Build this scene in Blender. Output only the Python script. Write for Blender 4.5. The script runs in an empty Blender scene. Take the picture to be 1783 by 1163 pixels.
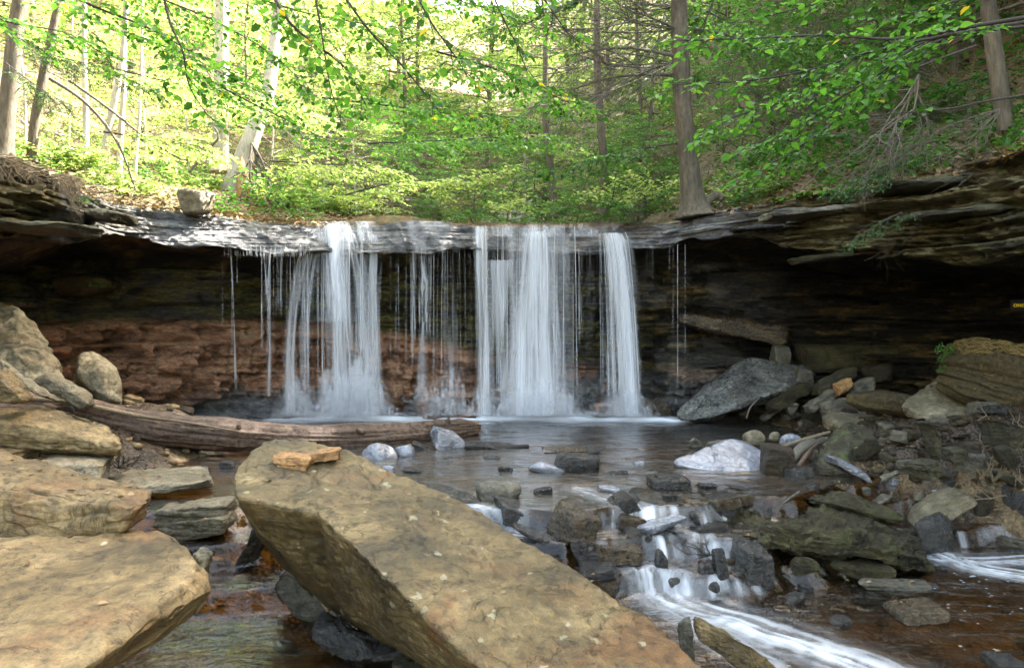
import bpy, bmesh, math, random
import numpy as np
from mathutils import Vector, Matrix

rad = math.radians
sc = bpy.context.scene
COL = sc.collection
F, HY, CX, CAMZ = 1350.0, 560.0, 891.5, 1.6     # focal length in photo pixels, horizon row, centre column, eye height

# ------------------------------------------------------------------ camera, sky, sun, exposure
cam_d = bpy.data.cameras.new('camera')
cam = bpy.data.objects.new('camera', cam_d); COL.objects.link(cam)
cam.location = (0, 0, CAMZ); cam.rotation_euler = (rad(90), 0, 0)
cam_d.sensor_width = 36; cam_d.lens = 36 * F / 1783
cam_d.shift_y = -(581.5 - HY) / 1783
cam_d.clip_end = 600; cam_d.clip_start = 0.05
sc.camera = cam

SUN_AZ, SUN_EL = rad(62), rad(42)                # azimuth measured from +Y towards +X
world = bpy.data.worlds.new('World'); sc.world = world
world.use_nodes = True
wn = world.node_tree.nodes; wl = world.node_tree.links
sky = wn.new('ShaderNodeTexSky'); sky.sky_type = 'NISHITA'; sky.sun_disc = False
sky.sun_elevation = SUN_EL; sky.sun_rotation = SUN_AZ
sky.air_density = 1.0; sky.dust_density = 3.0; sky.ozone_density = 0.6
wt = wn.new('ShaderNodeMix'); wt.data_type = 'RGBA'; wt.blend_type = 'MULTIPLY'; wt.inputs[0].default_value = 1; wt.inputs[7].default_value = (1.16, 1.0, .77, 1)
wl.new(sky.outputs[0], wt.inputs[6]); wl.new(wt.outputs[2], wn['Background'].inputs[0]); wn['Background'].inputs[1].default_value = 0.15
sd = bpy.data.lights.new('sun', 'SUN'); sd.energy = 4.0; sd.angle = rad(0.5); sd.color = (1, .95, .86)
sun = bpy.data.objects.new('sun', sd); COL.objects.link(sun)
sv = Vector((math.sin(SUN_AZ) * math.cos(SUN_EL), math.cos(SUN_AZ) * math.cos(SUN_EL), math.sin(SUN_EL)))
sun.rotation_euler = sv.to_track_quat('Z', 'Y').to_euler()
sc.view_settings.view_transform = 'Standard'; sc.view_settings.look = 'None'
sc.view_settings.exposure = 3.72; sc.view_settings.gamma = 1
sc.cycles.use_denoising = True
sc.cycles.max_bounces = 6; sc.cycles.diffuse_bounces = 3; sc.cycles.glossy_bounces = 3
sc.cycles.transparent_max_bounces = 28; sc.cycles.transmission_bounces = 4
sc.cycles.sample_clamp_indirect = 6; sc.cycles.caustics_reflective = False
sc.cycles.use_adaptive_sampling = True; sc.cycles.adaptive_threshold = 0.02

def P(px, py, Y): return np.array(((px - CX) / F * Y, Y, CAMZ - (py - HY) / F * Y))
def PZ(px, py, z): return P(px, py, (CAMZ - z) * F / (py - HY))

# ------------------------------------------------------------------ tags and mesh helpers
def tag(o, label=None, cat=None, group=None, kind=None):
    if cat and not kind: kind = 'thing'
    if label: o['label'] = label
    if cat: o['category'] = cat
    if group: o['group'] = group
    if kind: o['kind'] = kind
    return o

def mesh_obj(name, V, Fc, mat=None, parent=None, smooth=True, origin=None):
    V = np.asarray(V, float); me = bpy.data.meshes.new(name)
    if origin is not None: V = V - np.asarray(origin)[None, :]
    if isinstance(Fc, np.ndarray):
        n, k = Fc.shape
        me.vertices.add(len(V)); me.vertices.foreach_set('co', V.astype(np.float32).ravel())
        me.loops.add(n * k); me.loops.foreach_set('vertex_index', Fc.astype(np.int32).ravel())
        me.polygons.add(n); me.polygons.foreach_set('loop_start', np.arange(0, n * k, k, dtype=np.int32))
        try: me.polygons.foreach_set('loop_total', np.full(n, k, dtype=np.int32))
        except Exception: pass
        me.update(calc_edges=True)
    else:
        me.from_pydata([tuple(v) for v in V], [], Fc); me.update()
    if smooth: me.polygons.foreach_set('use_smooth', np.ones(len(me.polygons), dtype=bool))
    if mat: me.materials.append(mat)
    o = bpy.data.objects.new(name, me); COL.objects.link(o)
    if origin is not None: o.location = tuple(origin)
    if parent: o.parent = parent
    return o

def empty(name, loc=(0, 0, 0), rz=0):
    o = bpy.data.objects.new(name, None); COL.objects.link(o); o.location = tuple(loc); o.rotation_euler = (0, 0, rz)
    o.empty_display_size = .2
    return o

def set_attr(o, name, vals):
    a = o.data.attributes.new(name, 'FLOAT', 'POINT'); a.data.foreach_set('value', np.asarray(vals, np.float32).ravel())

def grid_faces(nu, nv):
    i = np.arange(nu - 1)[:, None] * nv + np.arange(nv - 1)[None, :]
    return np.stack([i, i + nv, i + nv + 1, i + 1], -1).reshape(-1, 4)

# ------------------------------------------------------------------ noise
def _h(a, b, c, s):
    n = (a.astype(np.int64) * 73856093) ^ (b.astype(np.int64) * 19349663) ^ (c.astype(np.int64) * 83492791) ^ (s * 2654435761)
    n = (n ^ (n >> 13)) * 1274126177 & 0x7fffffff
    n = (n ^ (n >> 15)) * 668265263 & 0x7fffffff
    return ((n ^ (n >> 11)) & 0xffff) / 65535.0
def vnoise(p, s=0):
    i = np.floor(p); f = p - i; f = f * f * f * (f * (f * 6 - 15) + 10); i = i.astype(np.int64)
    x, y, z = i[..., 0], i[..., 1], i[..., 2]; u, v, w = f[..., 0], f[..., 1], f[..., 2]
    def L(a, b, t): return a + (b - a) * t
    r = L(L(L(_h(x, y, z, s), _h(x+1, y, z, s), u), L(_h(x, y+1, z, s), _h(x+1, y+1, z, s), u), v),
          L(L(_h(x, y, z+1, s), _h(x+1, y, z+1, s), u), L(_h(x, y+1, z+1, s), _h(x+1, y+1, z+1, s), u), v), w)
    return r * 2 - 1
def fbm(p, scale=1, octv=4, s=0, gain=.5, ridged=False):
    p = np.asarray(p, float) * scale; a = 1; t = 0; tot = 0
    for k in range(octv):
        n = vnoise(p, s + k * 17)
        if ridged: n = 1 - 2 * np.abs(n)
        t = t + a * n; tot += a; a *= gain; p = p * 2.03 + 11.7
    return t / tot
def h1(i, s=0): return _h(np.asarray(i), np.asarray(i) * 0 + 7, np.asarray(i) * 0 + 3, s)
def sstep(a, b, x):
    t = np.clip((x - a) / (b - a), 0, 1); return t * t * (3 - 2 * t)

# ------------------------------------------------------------------ materials
def new_mat(name):
    m = bpy.data.materials.new(name); m.use_nodes = True; nt = m.node_tree; nt.nodes.clear()
    out = nt.nodes.new('ShaderNodeOutputMaterial'); return m, nt, nt.nodes, nt.links, out
def nd(N, t, **kw):
    n = N.new(t)
    for k, v in kw.items():
        if k.startswith('i_'):
            key = k[2:]; key = int(key) if key.isdigit() else key.replace('_', ' ')
            n.inputs[key].default_value = v
        else: setattr(n, k, v)
    return n
def ramp(N, L, src, stops, interp='LINEAR'):
    r = N.new('ShaderNodeValToRGB'); r.color_ramp.interpolation = interp
    e = r.color_ramp.elements
    while len(e) < len(stops): e.new(.5)
    for k, (p, c) in enumerate(stops):
        e[k].position = p
        e[k].color = (c, c, c, 1) if not hasattr(c, '__len__') else (*c, 1)
    L.new(src, r.inputs[0]); return r.outputs[0]
def mixc(N, L, f, a, b, mode='MIX'):
    m = N.new('ShaderNodeMix'); m.data_type = 'RGBA'; m.blend_type = mode
    def put(sock, v):
        if isinstance(v, (int, float)): sock.default_value = v
        elif isinstance(v, tuple): sock.default_value = (*v, 1)
        else: L.new(v, sock)
    put(m.inputs[0], f); put(m.inputs[6], a); put(m.inputs[7], b)
    return m.outputs[2]
def mth(N, L, op, a, b=None, clamp=False):
    m = N.new('ShaderNodeMath'); m.operation = op; m.use_clamp = clamp
    for k, v in enumerate((a, b)):
        if v is None: continue
        if isinstance(v, (int, float)): m.inputs[k].default_value = v
        else: L.new(v, m.inputs[k])
    return m.outputs[0]

def rock_mat(name, c1, c2, c3, scale=1.6, rough=.8, lichen=0., moss=0., bump=.35, lcol=(.42, .42, .30), mcol=(.06, .09, .015),
             aniso=None, spec=.4, stain=(.12, .08, .04), stain_amt=.5, stretch=(1, 1, 1), fc=1.):
    m, nt, N, L, out = new_mat(name)
    tc = N.new('ShaderNodeTexCoord'); mp = nd(N, 'ShaderNodeMapping'); mp.inputs['Scale'].default_value = stretch
    L.new(tc.outputs['Object'], mp.inputs[0]); co = mp.outputs[0]
    oi = N.new('ShaderNodeObjectInfo')
    na = nd(N, 'ShaderNodeTexNoise', i_Scale=scale, i_Detail=9, i_Roughness=.62, i_Distortion=.4); L.new(co, na.inputs[0])
    nb = nd(N, 'ShaderNodeTexNoise', i_Scale=scale * 9, i_Detail=8, i_Roughness=.7); L.new(co, nb.inputs[0])
    nc = nd(N, 'ShaderNodeTexNoise', i_Scale=scale * .7, i_Detail=5, i_Roughness=.6, i_Distortion=1.2); L.new(co, nc.inputs[0])
    ng = nd(N, 'ShaderNodeTexNoise', i_Scale=scale * 60, i_Detail=3, i_Roughness=.8); L.new(co, ng.inputs[0])
    col = ramp(N, L, na.outputs[0], [(.32, c1), (.5, c2), (.68, c3)])
    st = ramp(N, L, nc.outputs[0], [(.54, 0.), (.66, 1.)])
    col = mixc(N, L, mth(N, L, 'MULTIPLY', st, stain_amt), col, stain)
    fine = ramp(N, L, nb.outputs[0], [(.32, 1 - .62 * fc), (.5, 1.), (.68, 1 + .5 * fc)])
    col = mixc(N, L, 1., col, fine, 'MULTIPLY')
    gr = ramp(N, L, ng.outputs[0], [(.32, .7), (.55, 1.12)])
    col = mixc(N, L, 1., col, gr, 'MULTIPLY')
    mpl = nd(N, 'ShaderNodeMapping'); mpl.inputs['Scale'].default_value = (1, 1, 7); mpl.inputs['Rotation'].default_value = (.08, -.06, 0); L.new(tc.outputs['Object'], mpl.inputs[0])
    nl = nd(N, 'ShaderNodeTexNoise', i_Scale=scale * 1.5, i_Detail=6, i_Roughness=.6, i_Distortion=.3); L.new(mpl.outputs[0], nl.inputs[0])
    ge0 = N.new('ShaderNodeNewGeometry'); s0 = N.new('ShaderNodeSeparateXYZ'); L.new(ge0.outputs['Normal'], s0.inputs[0])
    sidef = ramp(N, L, mth(N, L, 'ABSOLUTE', s0.outputs[2]), [(.45, 1.), (.85, 0.)])
    lay = ramp(N, L, nl.outputs[0], [(.36, .5), (.46, 1.05), (.55, .7), (.62, 1.15)])
    col = mixc(N, L, mth(N, L, 'MULTIPLY', sidef, .75), col, mixc(N, L, 1., col, lay, 'MULTIPLY'))
    nk = nd(N, 'ShaderNodeTexNoise', i_Scale=scale * 1.1, i_Detail=7, i_Roughness=.6, i_Distortion=1.6); L.new(co, nk.inputs[0])
    crack = ramp(N, L, mth(N, L, 'ABSOLUTE', mth(N, L, 'SUBTRACT', nk.outputs[0], .5)), [(.0, .35), (.012, 1.)])
    col = mixc(N, L, .8, col, crack, 'MULTIPLY')
    if lichen > 0:
        vo = nd(N, 'ShaderNodeTexVoronoi', i_Scale=scale * 5.5, i_Randomness=1.); 
        wv = nd(N, 'ShaderNodeTexNoise', i_Scale=scale * 14, i_Detail=4); L.new(co, wv.inputs[0])
        wmix = nd(N, 'ShaderNodeVectorMath', operation='MULTIPLY_ADD'); L.new(wv.outputs['Color'], wmix.inputs[0])
        wmix.inputs[1].default_value = (.09, .09, .09); L.new(co, wmix.inputs[2]); L.new(wmix.outputs[0], vo.inputs[0])
        sp = ramp(N, L, vo.outputs['Distance'], [(.16, 1.), (.24, 0.)])
        pick = ramp(N, L, vo.outputs['Color'], [(1 - lichen, 0.), (1 - lichen + .04, 1.)])
        msk = mth(N, L, 'MULTIPLY', sp, pick); msk = mth(N, L, 'MULTIPLY', msk, mth(N, L, 'ADD', nb.outputs[0], .1), True)
        col = mixc(N, L, msk, col, lcol)
    if moss > 0:
        ge = N.new('ShaderNodeNewGeometry'); sx = N.new('ShaderNodeSeparateXYZ'); L.new(ge.outputs['Normal'], sx.inputs[0])
        up = ramp(N, L, sx.outputs[2], [(.1, 0.), (.75, 1.)])
        mn = ramp(N, L, na.outputs[0], [(.62 - moss * .3, 0.), (.72 - moss * .3, 1.)])
        col = mixc(N, L, mth(N, L, 'MULTIPLY', up, mn), col, mcol)
    br = mth(N, L, 'MULTIPLY_ADD', oi.outputs['Random'], .35)
    br.node.inputs[2].default_value = .82
    col = mixc(N, L, 1., col, br, 'MULTIPLY')
    b = nd(N, 'ShaderNodeBsdfPrincipled'); L.new(col, b.inputs['Base Color'])
    rr = ramp(N, L, nb.outputs[0], [(.3, max(.06, rough - .15)), (.7, min(1., rough + .12))])
    L.new(rr, b.inputs['Roughness']); b.inputs['Specular IOR Level'].default_value = spec
    hs = mth(N, L, 'ADD', mth(N, L, 'MULTIPLY', nb.outputs[0], .9), mth(N, L, 'MULTIPLY', ng.outputs[0], .22)); hs = mth(N, L, 'ADD', hs, mth(N, L, 'MULTIPLY', crack, .5)); hs = mth(N, L, 'ADD', hs, mth(N, L, 'MULTIPLY', mth(N, L, 'MULTIPLY', nl.outputs[0], sidef), 1.2))
    bp = nd(N, 'ShaderNodeBump', i_Strength=bump, i_Distance=.05); L.new(hs, bp.inputs['Height'])
    L.new(bp.outputs[0], b.inputs['Normal']); L.new(b.outputs[0], out.inputs[0])
    return m

M = {}
M['tan'] = rock_mat('tan_sandstone', (.06, .042, .018), (.155, .108, .046), (.25, .18, .085), 1.3, .7, lichen=.14, bump=.5, stain=(.16, .075, .03), stain_amt=.6)
M['giant'] = rock_mat('lichened_sandstone', (.03, .023, .010), (.105, .074, .030), (.19, .14, .062), 1.7, .5, lichen=.42, bump=.65, stain=(.12, .055, .018), stain_amt=.75, lcol=(.33, .31, .2))
M['orange'] = rock_mat('rusty_sandstone', (.16, .085, .03), (.27, .15, .06), (.36, .22, .10), 3, .75, bump=.4)
M['grey'] = rock_mat('grey_sandstone', (.04, .038, .03), (.11, .10, .072), (.21, .19, .14), 2.2, .5, lichen=.12, bump=.6, stain=(.09, .06, .03))
M['lich'] = rock_mat('lichened_grey_rock', (.045, .045, .045), (.13, .13, .12), (.24, .24, .22), 1.9, .3, lichen=.5, bump=1.0, lcol=(.40, .37, .2))
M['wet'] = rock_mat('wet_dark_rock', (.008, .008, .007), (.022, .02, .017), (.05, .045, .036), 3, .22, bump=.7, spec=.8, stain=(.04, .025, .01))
M['wetbrown'] = rock_mat('wet_brown_rock', (.025, .017, .009), (.06, .04, .018), (.10, .07, .035), 3, .25, bump=.7, spec=.7)
M['slick'] = rock_mat('sky_sheen_wet_rock', (.12, .125, .145), (.21, .22, .25), (.30, .315, .35), 2, .2, bump=.22, spec=.9, stain=(.06, .06, .06), stain_amt=.6, fc=.35)  # sky sheen on wet rock painted in as a pale blue-grey
M['buff'] = rock_mat('buff_grey_sandstone', (.08, .065, .038), (.17, .145, .09), (.26, .23, .155), 1.8, .65, lichen=.1, bump=.5, stain=(.13, .085, .04), stain_amt=.6)
M['moss'] = rock_mat('mossy_rock', (.012, .011, .006), (.05, .043, .018), (.13, .11, .05), 3, .42, moss=.35, bump=1.0, mcol=(.035, .04, .008), stain=(.008, .007, .005), stain_amt=.8)
M['mossblock'] = rock_mat('moss_speckled_rock', (.022, .02, .011), (.055, .05, .026), (.10, .09, .05), 3, .55, lichen=.2, moss=.2, bump=.8, lcol=(.14, .13, .04))
M['darkbrown'] = rock_mat('dark_brown_rock', (.015, .011, .006), (.038, .027, .013), (.075, .052, .022), 2.5, .45, bump=.8, moss=.1)

def bark_mat(name, c1, c2, sc_=6, zs=.25, bump=.6, rough=.85):
    m, nt, N, L, out = new_mat(name)
    tc = N.new('ShaderNodeTexCoord'); mp = N.new('ShaderNodeMapping'); mp.inputs['Scale'].default_value = (1, 1, zs)
    L.new(tc.outputs['Object'], mp.inputs[0])
    n1 = nd(N, 'ShaderNodeTexNoise', i_Scale=sc_ * 3, i_Detail=8, i_Roughness=.7); L.new(mp.outputs[0], n1.inputs[0])
    n2 = nd(N, 'ShaderNodeTexNoise', i_Scale=1.2, i_Detail=5); L.new(tc.outputs['Object'], n2.inputs[0])
    col = ramp(N, L, n1.outputs[0], [(.35, c1), (.65, c2)])
    col = mixc(N, L, 1., col, ramp(N, L, n2.outputs[0], [(.35, .65), (.65, 1.2)]), 'MULTIPLY')
    b = nd(N, 'ShaderNodeBsdfPrincipled', i_Roughness=rough); L.new(col, b.inputs['Base Color'])
    bp = nd(N, 'ShaderNodeBump', i_Strength=bump, i_Distance=.03); L.new(n1.outputs[0], bp.inputs['Height'])
    L.new(bp.outputs[0], b.inputs['Normal']); L.new(b.outputs[0], out.inputs[0]); return m
M['bark'] = bark_mat('grey_brown_bark', (.05, .04, .026), (.14, .115, .078))
M['pale'] = bark_mat('pale_bark', (.30, .27, .2), (.5, .46, .36))
M['twig'] = bark_mat('dark_twig_bark', (.025, .02, .015), (.06, .05, .04), 20, 1)
M['dead'] = bark_mat('dead_grey_twig', (.07, .06, .045), (.17, .15, .115), 20, 1)
M['logw'] = bark_mat('weathered_log_wood', (.03, .014, .008), (.17, .105, .065), 5, 1, 1.0, .5)
M['rot'] = bark_mat('rotten_wood', (.008, .006, .002), (.085, .06, .016), 7, 1, 1.0, .8)
M['splint'] = bark_mat('splintered_wood', (.06, .045, .012), (.22, .155, .05), 12, 1, .8, .7)
M['redwood'] = bark_mat('split_red_wood', (.35, .16, .06), (.5, .27, .12), 6, .2)
M['root'] = bark_mat('pale_root', (.10, .075, .045), (.24, .19, .12), 20, 1)

def leaf_mat(name, stops, trans=.5, tcol=1.6, rough=.5):
    m, nt, N, L, out = new_mat(name)
    ge = N.new('ShaderNodeNewGeometry')
    col = ramp(N, L, ge.outputs['Random Per Island'], stops, 'CONSTANT' if len(stops) > 5 else 'LINEAR')
    b = nd(N, 'ShaderNodeBsdfPrincipled', i_Roughness=rough); L.new(col, b.inputs['Base Color']); b.inputs['Specular IOR Level'].default_value = .3
    t = N.new('ShaderNodeBsdfTranslucent')
    tc_ = mixc(N, L, 1., col, (tcol * 1.0, tcol, tcol * .6), 'MULTIPLY'); L.new(tc_, t.inputs[0])
    mx = nd(N, 'ShaderNodeMixShader', i_0=trans); L.new(b.outputs[0], mx.inputs[1]); L.new(t.outputs[0], mx.inputs[2])
    L.new(mx.outputs[0], out.inputs[0]); return m
M['leaf'] = leaf_mat('beech_leaves', [(0, (.03, .09, .015)), (.35, (.07, .19, .03)), (.7, (.11, .27, .04)), (.98, (.16, .33, .055)), (.985, (.45, .36, .03)), (1, (.5, .30, .05))])
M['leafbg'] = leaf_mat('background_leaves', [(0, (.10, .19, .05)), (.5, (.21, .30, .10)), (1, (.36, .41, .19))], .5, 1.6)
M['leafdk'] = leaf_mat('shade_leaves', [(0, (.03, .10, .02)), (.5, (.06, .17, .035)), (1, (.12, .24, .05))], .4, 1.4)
M['needle'] = leaf_mat('hemlock_needles', [(0, (.025, .07, .02)), (.5, (.05, .12, .035)), (1, (.09, .17, .05))], .25, 1.2)
M['litter'] = leaf_mat('leaf_litter', [(0, (.09, .055, .025)), (.5, (.2, .13, .06)), (1, (.36, .25, .13))], .1, 1)
M['fern'] = leaf_mat('fern_leaves', [(0, (.08, .2, .02)), (1, (.16, .36, .05))], .4, 1.4)

# ------------------------------------------------------------------ rock builder
_ico = {}
def ico(s):
    if s not in _ico:
        bm = bmesh.new(); bmesh.ops.create_icosphere(bm, subdivisions=s, radius=1)
        bm.verts.ensure_lookup_table()
        V = np.array([v.co[:] for v in bm.verts]); Fc = np.array([[v.index for v in f.verts] for f in bm.faces]); bm.free()
        V /= np.linalg.norm(V, axis=1, keepdims=True)
        _ico[s] = (V, Fc)
    return _ico[s]

def hull_planes(pts):
    bm = bmesh.new()
    for p in pts: bm.verts.new(p)
    r = bmesh.ops.convex_hull(bm, input=bm.verts)
    used = set(); pl = []
    for f in bm.faces:
        f.normal_update()
        if f.calc_area() < 1e-7: continue
        used.update(v for v in f.verts)
        pl.append((np.array(f.normal), np.array(f.calc_center_median()), f.calc_area()))
    hv = np.array([v.co[:] for v in used])
    bm.free()
    c = hv.mean(0)
    out = []
    for n, q, a in sorted(pl, key=lambda t: -t[2]):
        d = float(n @ (q - c))
        if d < 0: n, d = -n, -d
        if any(n @ m_ > .992 and abs(d - e) < .03 * max(d, e) for m_, e in out): continue
        out.append((n, max(d, 1e-3)))
    return c, np.array([o[0] for o in out]), np.array([o[1] for o in out]), hv

def rock_mesh(pts, cs=None, sub=5, p=30, amp=.05, freq=2.2, strata=0., bed=(0, 0, 1), thick=.12, seed=0, fine=.016, chip=.5, cuts=16, terr_=1.):
    pts = np.asarray(pts, float)
    c, n, d, hv = hull_planes(pts)
    rg = np.random.RandomState(seed * 13 + 5); ext = hv.max(0) - hv.min(0)
    for _ in range(cuts):
        v = rg.normal(size=3) / (ext + ext.max() * .15); v /= np.linalg.norm(v); dmax = ((hv - c) @ v).max(); n = np.vstack([n, v]); d = np.append(d, dmax * rg.uniform(.87, .985))
    S, Fc = ico(sub)
    cov = np.cov((hv - c).T); w, R = np.linalg.eigh(cov); ax = np.sqrt(np.maximum(w, 1e-5)); ax = ax ** .8
    D = (S * ax[None, :]) @ R.T; D /= np.linalg.norm(D, axis=1, keepdims=True)
    q = np.maximum(0, (D @ n.T) / d[None, :]); qp = q ** p; ssum = qp.sum(1)
    r = 1 / ssum ** (1 / p)
    V = c + D * r[:, None]
    nn = (qp / q.max(1, keepdims=True) ** p) @ n; nn /= np.linalg.norm(nn, axis=1, keepdims=True)
    size = float(np.prod(np.maximum(hv.max(0) - hv.min(0), .02))) ** (1 / 3)
    X = (V - c) / size
    if cs is not None: X = (V - cs[0]) / cs[1]; size = cs[1]
    o = seed * 3.77
    # edge wear: near edges several planes share the sum
    edge = 1 - (qp.max(1) / ssum)
    disp = amp * size * fbm(X + o, freq, 4, seed)
    disp -= amp * size * chip * np.clip(edge * 2, 0, 1) * (fbm(X + o + 5, freq * 2.5, 3, seed + 3) * .6 + .5)
    tq = fbm(X * np.array([1, 1, 1.6]) + o + 2, freq * .9, 4, seed + 21) * 5; tl = np.floor(tq); tf = tq - tl
    disp += terr_ * amp * size * .42 * (tl + sstep(.72, 1., tf) - tq * .6)
    cr = fbm(X + o - 9, freq * 1.3, 3, seed + 8, ridged=True)
    disp -= amp * size * .5 * sstep(.72, .95, cr)
    disp += fine * size * fbm(X + o, freq * 9, 3, seed + 5)
    if strata > 0:
        b = np.array(bed, float); b /= np.linalg.norm(b)
        t = (V @ b) / thick + 1.1 * fbm(X + o, 1.1, 3, seed + 11); l = np.floor(t); f = t - l
        a0 = h1(l.astype(int), seed); a1 = h1(l.astype(int) + 1, seed)
        side = np.sqrt(np.maximum(0, 1 - (nn @ b) ** 2))
        disp += (strata * (a0 + (a1 - a0) * sstep(.86, 1., f) - .7) - strata * .35 * np.exp(-((f - .93) / .05) ** 2)) * side
    V = V + nn * disp[:, None]
    return V, Fc

used_labels = set()
def rock(name, label, pts, mat, cat='rock', group=None, sub=5, **kw):
    V, Fc = rock_mesh(pts, sub=sub, **kw)
    lo, hi = V.min(0), V.max(0); org = ((lo[0] + hi[0]) / 2, (lo[1] + hi[1]) / 2, lo[2])
    o = mesh_obj(name, V, Fc, M[mat], origin=org)
    assert label not in used_labels, label
    used_labels.add(label)
    return tag(o, label, cat, group)

UB = np.array([(x, y, z) for x in (-1, 1) for y in (-1, 1) for z in (-1, 1)], float)
def fit_pts(x0, y0, x1, y1, zb, kind='block', dep=.8, roll=0, yaw=0, seed=1, bury=.2, tilt=0):
    """points of an angular or rounded rock of real depth, standing on height zb, as wide and tall as seen"""
    rnd = random.Random(seed * 7 + 1)
    if kind == 'round':
        b = []
        for k in range(30):
            v = np.array([rnd.gauss(0, 1) for _ in range(3)]); v /= np.linalg.norm(v); b.append(v * (1 + rnd.uniform(-.12, .1)))
        b = np.array(b)
    elif kind == 'shard':
        b = UB * np.array([1, 1, 1]) + np.array([[rnd.uniform(-.5, .35) * s for s in q] for q in UB]); b[4:, 2] *= .45
    else:
        j = .3 if kind == 'block' else .2
        b = UB + np.array([[rnd.uniform(-j, j * .6) * s for s in q] for q in UB])
        ex = np.array([(rnd.choice((-1, 1)) * 1.08, rnd.uniform(-.5, .5), rnd.uniform(-.5, .5)), (rnd.uniform(-.5, .5), rnd.choice((-1, 1)) * 1.1, rnd.uniform(-.3, .6)),
                       (rnd.uniform(-.6, .6), rnd.uniform(-.6, .6), 1.1)])
        b = np.vstack([b, ex])
    a = rad(yaw); c, s = math.cos(a), math.sin(a)
    Yb = (CAMZ - zb) * F / (y1 - HY)
    w, h = x1 - x0, y1 - y0
    sx = w * Yb / F / 2; sz = h * Yb / F / 2; sy = sx * dep
    ry = -rad(roll)
    Rz = np.array([[c, -s, 0], [s, c, 0], [0, 0, 1]]); Ry = np.array([[math.cos(ry), 0, math.sin(ry)], [0, 1, 0], [-math.sin(ry), 0, math.cos(ry)]])
    tx = rad(tilt); Rx = np.array([[1, 0, 0], [0, math.cos(tx), -math.sin(tx)], [0, math.sin(tx), math.cos(tx)]])
    Rm = Ry @ Rx @ Rz
    szmin = sz * (.22 if kind != 'round' else .5); Yc = Yb + sy * .8
    ctr = np.array([((x0 + x1) / 2 - CX) / F * Yc, Yc, zb + sz])
    for it in range(14):
        q = (b * np.array([sx, sy, sz])) @ Rm.T + ctr
        u = CX + F * q[:, 0] / q[:, 1]; v = HY + F * (CAMZ - q[:, 2]) / q[:, 1]
        wp, hp = u.max() - u.min(), v.max() - v.min()
        sx *= np.clip(w / wp, .7, 1.4); 
        k = np.clip(h / hp, .75, 1.3); sz *= k
        if sz < szmin: sz = szmin; sy *= .88
        ctr[0] += ((x0 + x1) / 2 - (u.max() + u.min()) / 2) / F * ctr[1]
        ctr[2] -= ((y0 + y1) / 2 - (v.max() + v.min()) / 2) / F * ctr[1]
        ctr[1] = Yb + sy * .8
    q = (b * np.array([sx, sy, sz])) @ Rm.T + ctr
    zmin, zmax = q[:, 2].min(), q[:, 2].max()
    low = q[:, 2] < (zmin + zmax) / 2
    q[low, 2] -= bury * (zmax - zmin) + .02
    return q
def brock(name, label, box, zb, mat, kind='block', dep=.8, roll=0, yaw=0, seed=None, bury=.2, tilt=0, cat='rock', group=None, **kw):
    seed = seed if seed is not None else (abs(hash_s(label)) % 997)
    fixed = kw.pop('fixed', False)
    if box[0] > 640 and box[3] >= 835 and not fixed:     # stand it on the first ground or water met at its foot
        k_ = ((box[0] + box[2]) / 2 - CX) / F; Ys = np.linspace(4.2, 13, 900); zr = CAMZ - (box[3] - HY) / F * Ys; xs = k_ * Ys
        g_ = np.maximum(floor_z(xs, Ys), water_z(xs, Ys)); i_ = int(np.argmax(zr <= g_)); zb = float(zr[i_])
    pts = fit_pts(*box, zb, kind, dep, roll, yaw, seed, bury, tilt)
    px = max(box[2] - box[0], box[3] - box[1])
    pass; kw.setdefault('sub', 6 if px > 200 else 5 if px > 60 else 4)
    if kind == 'round': kw.setdefault('p', 9); kw.setdefault('amp', .05); kw.setdefault('cuts', 6); kw.setdefault('terr_', .4)
    if kind in ('slab', 'shard'): kw.setdefault('strata', .025); kw.setdefault('thick', .05)
    return rock(name, label, pts, mat, cat, group, seed=seed, **kw)
def hash_s(s):
    h = 5381
    for ch in s: h = (h * 33 + ord(ch)) & 0xffffffff
    return h

def smooth_path(pts, n):
    pts = np.asarray(pts, float); t = np.linspace(0, len(pts) - 1, n); out = []
    for u in t:
        i = min(int(u), len(pts) - 2); f = u - i
        p0, p1, p2, p3 = pts[max(i - 1, 0)], pts[i], pts[i + 1], pts[min(i + 2, len(pts) - 1)]
        out.append(.5 * ((2 * p1) + (-p0 + p2) * f + (2 * p0 - 5 * p1 + 4 * p2 - p3) * f * f + (-p0 + 3 * p1 - 3 * p2 + p3) * f ** 3))
    return np.array(out)

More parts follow.
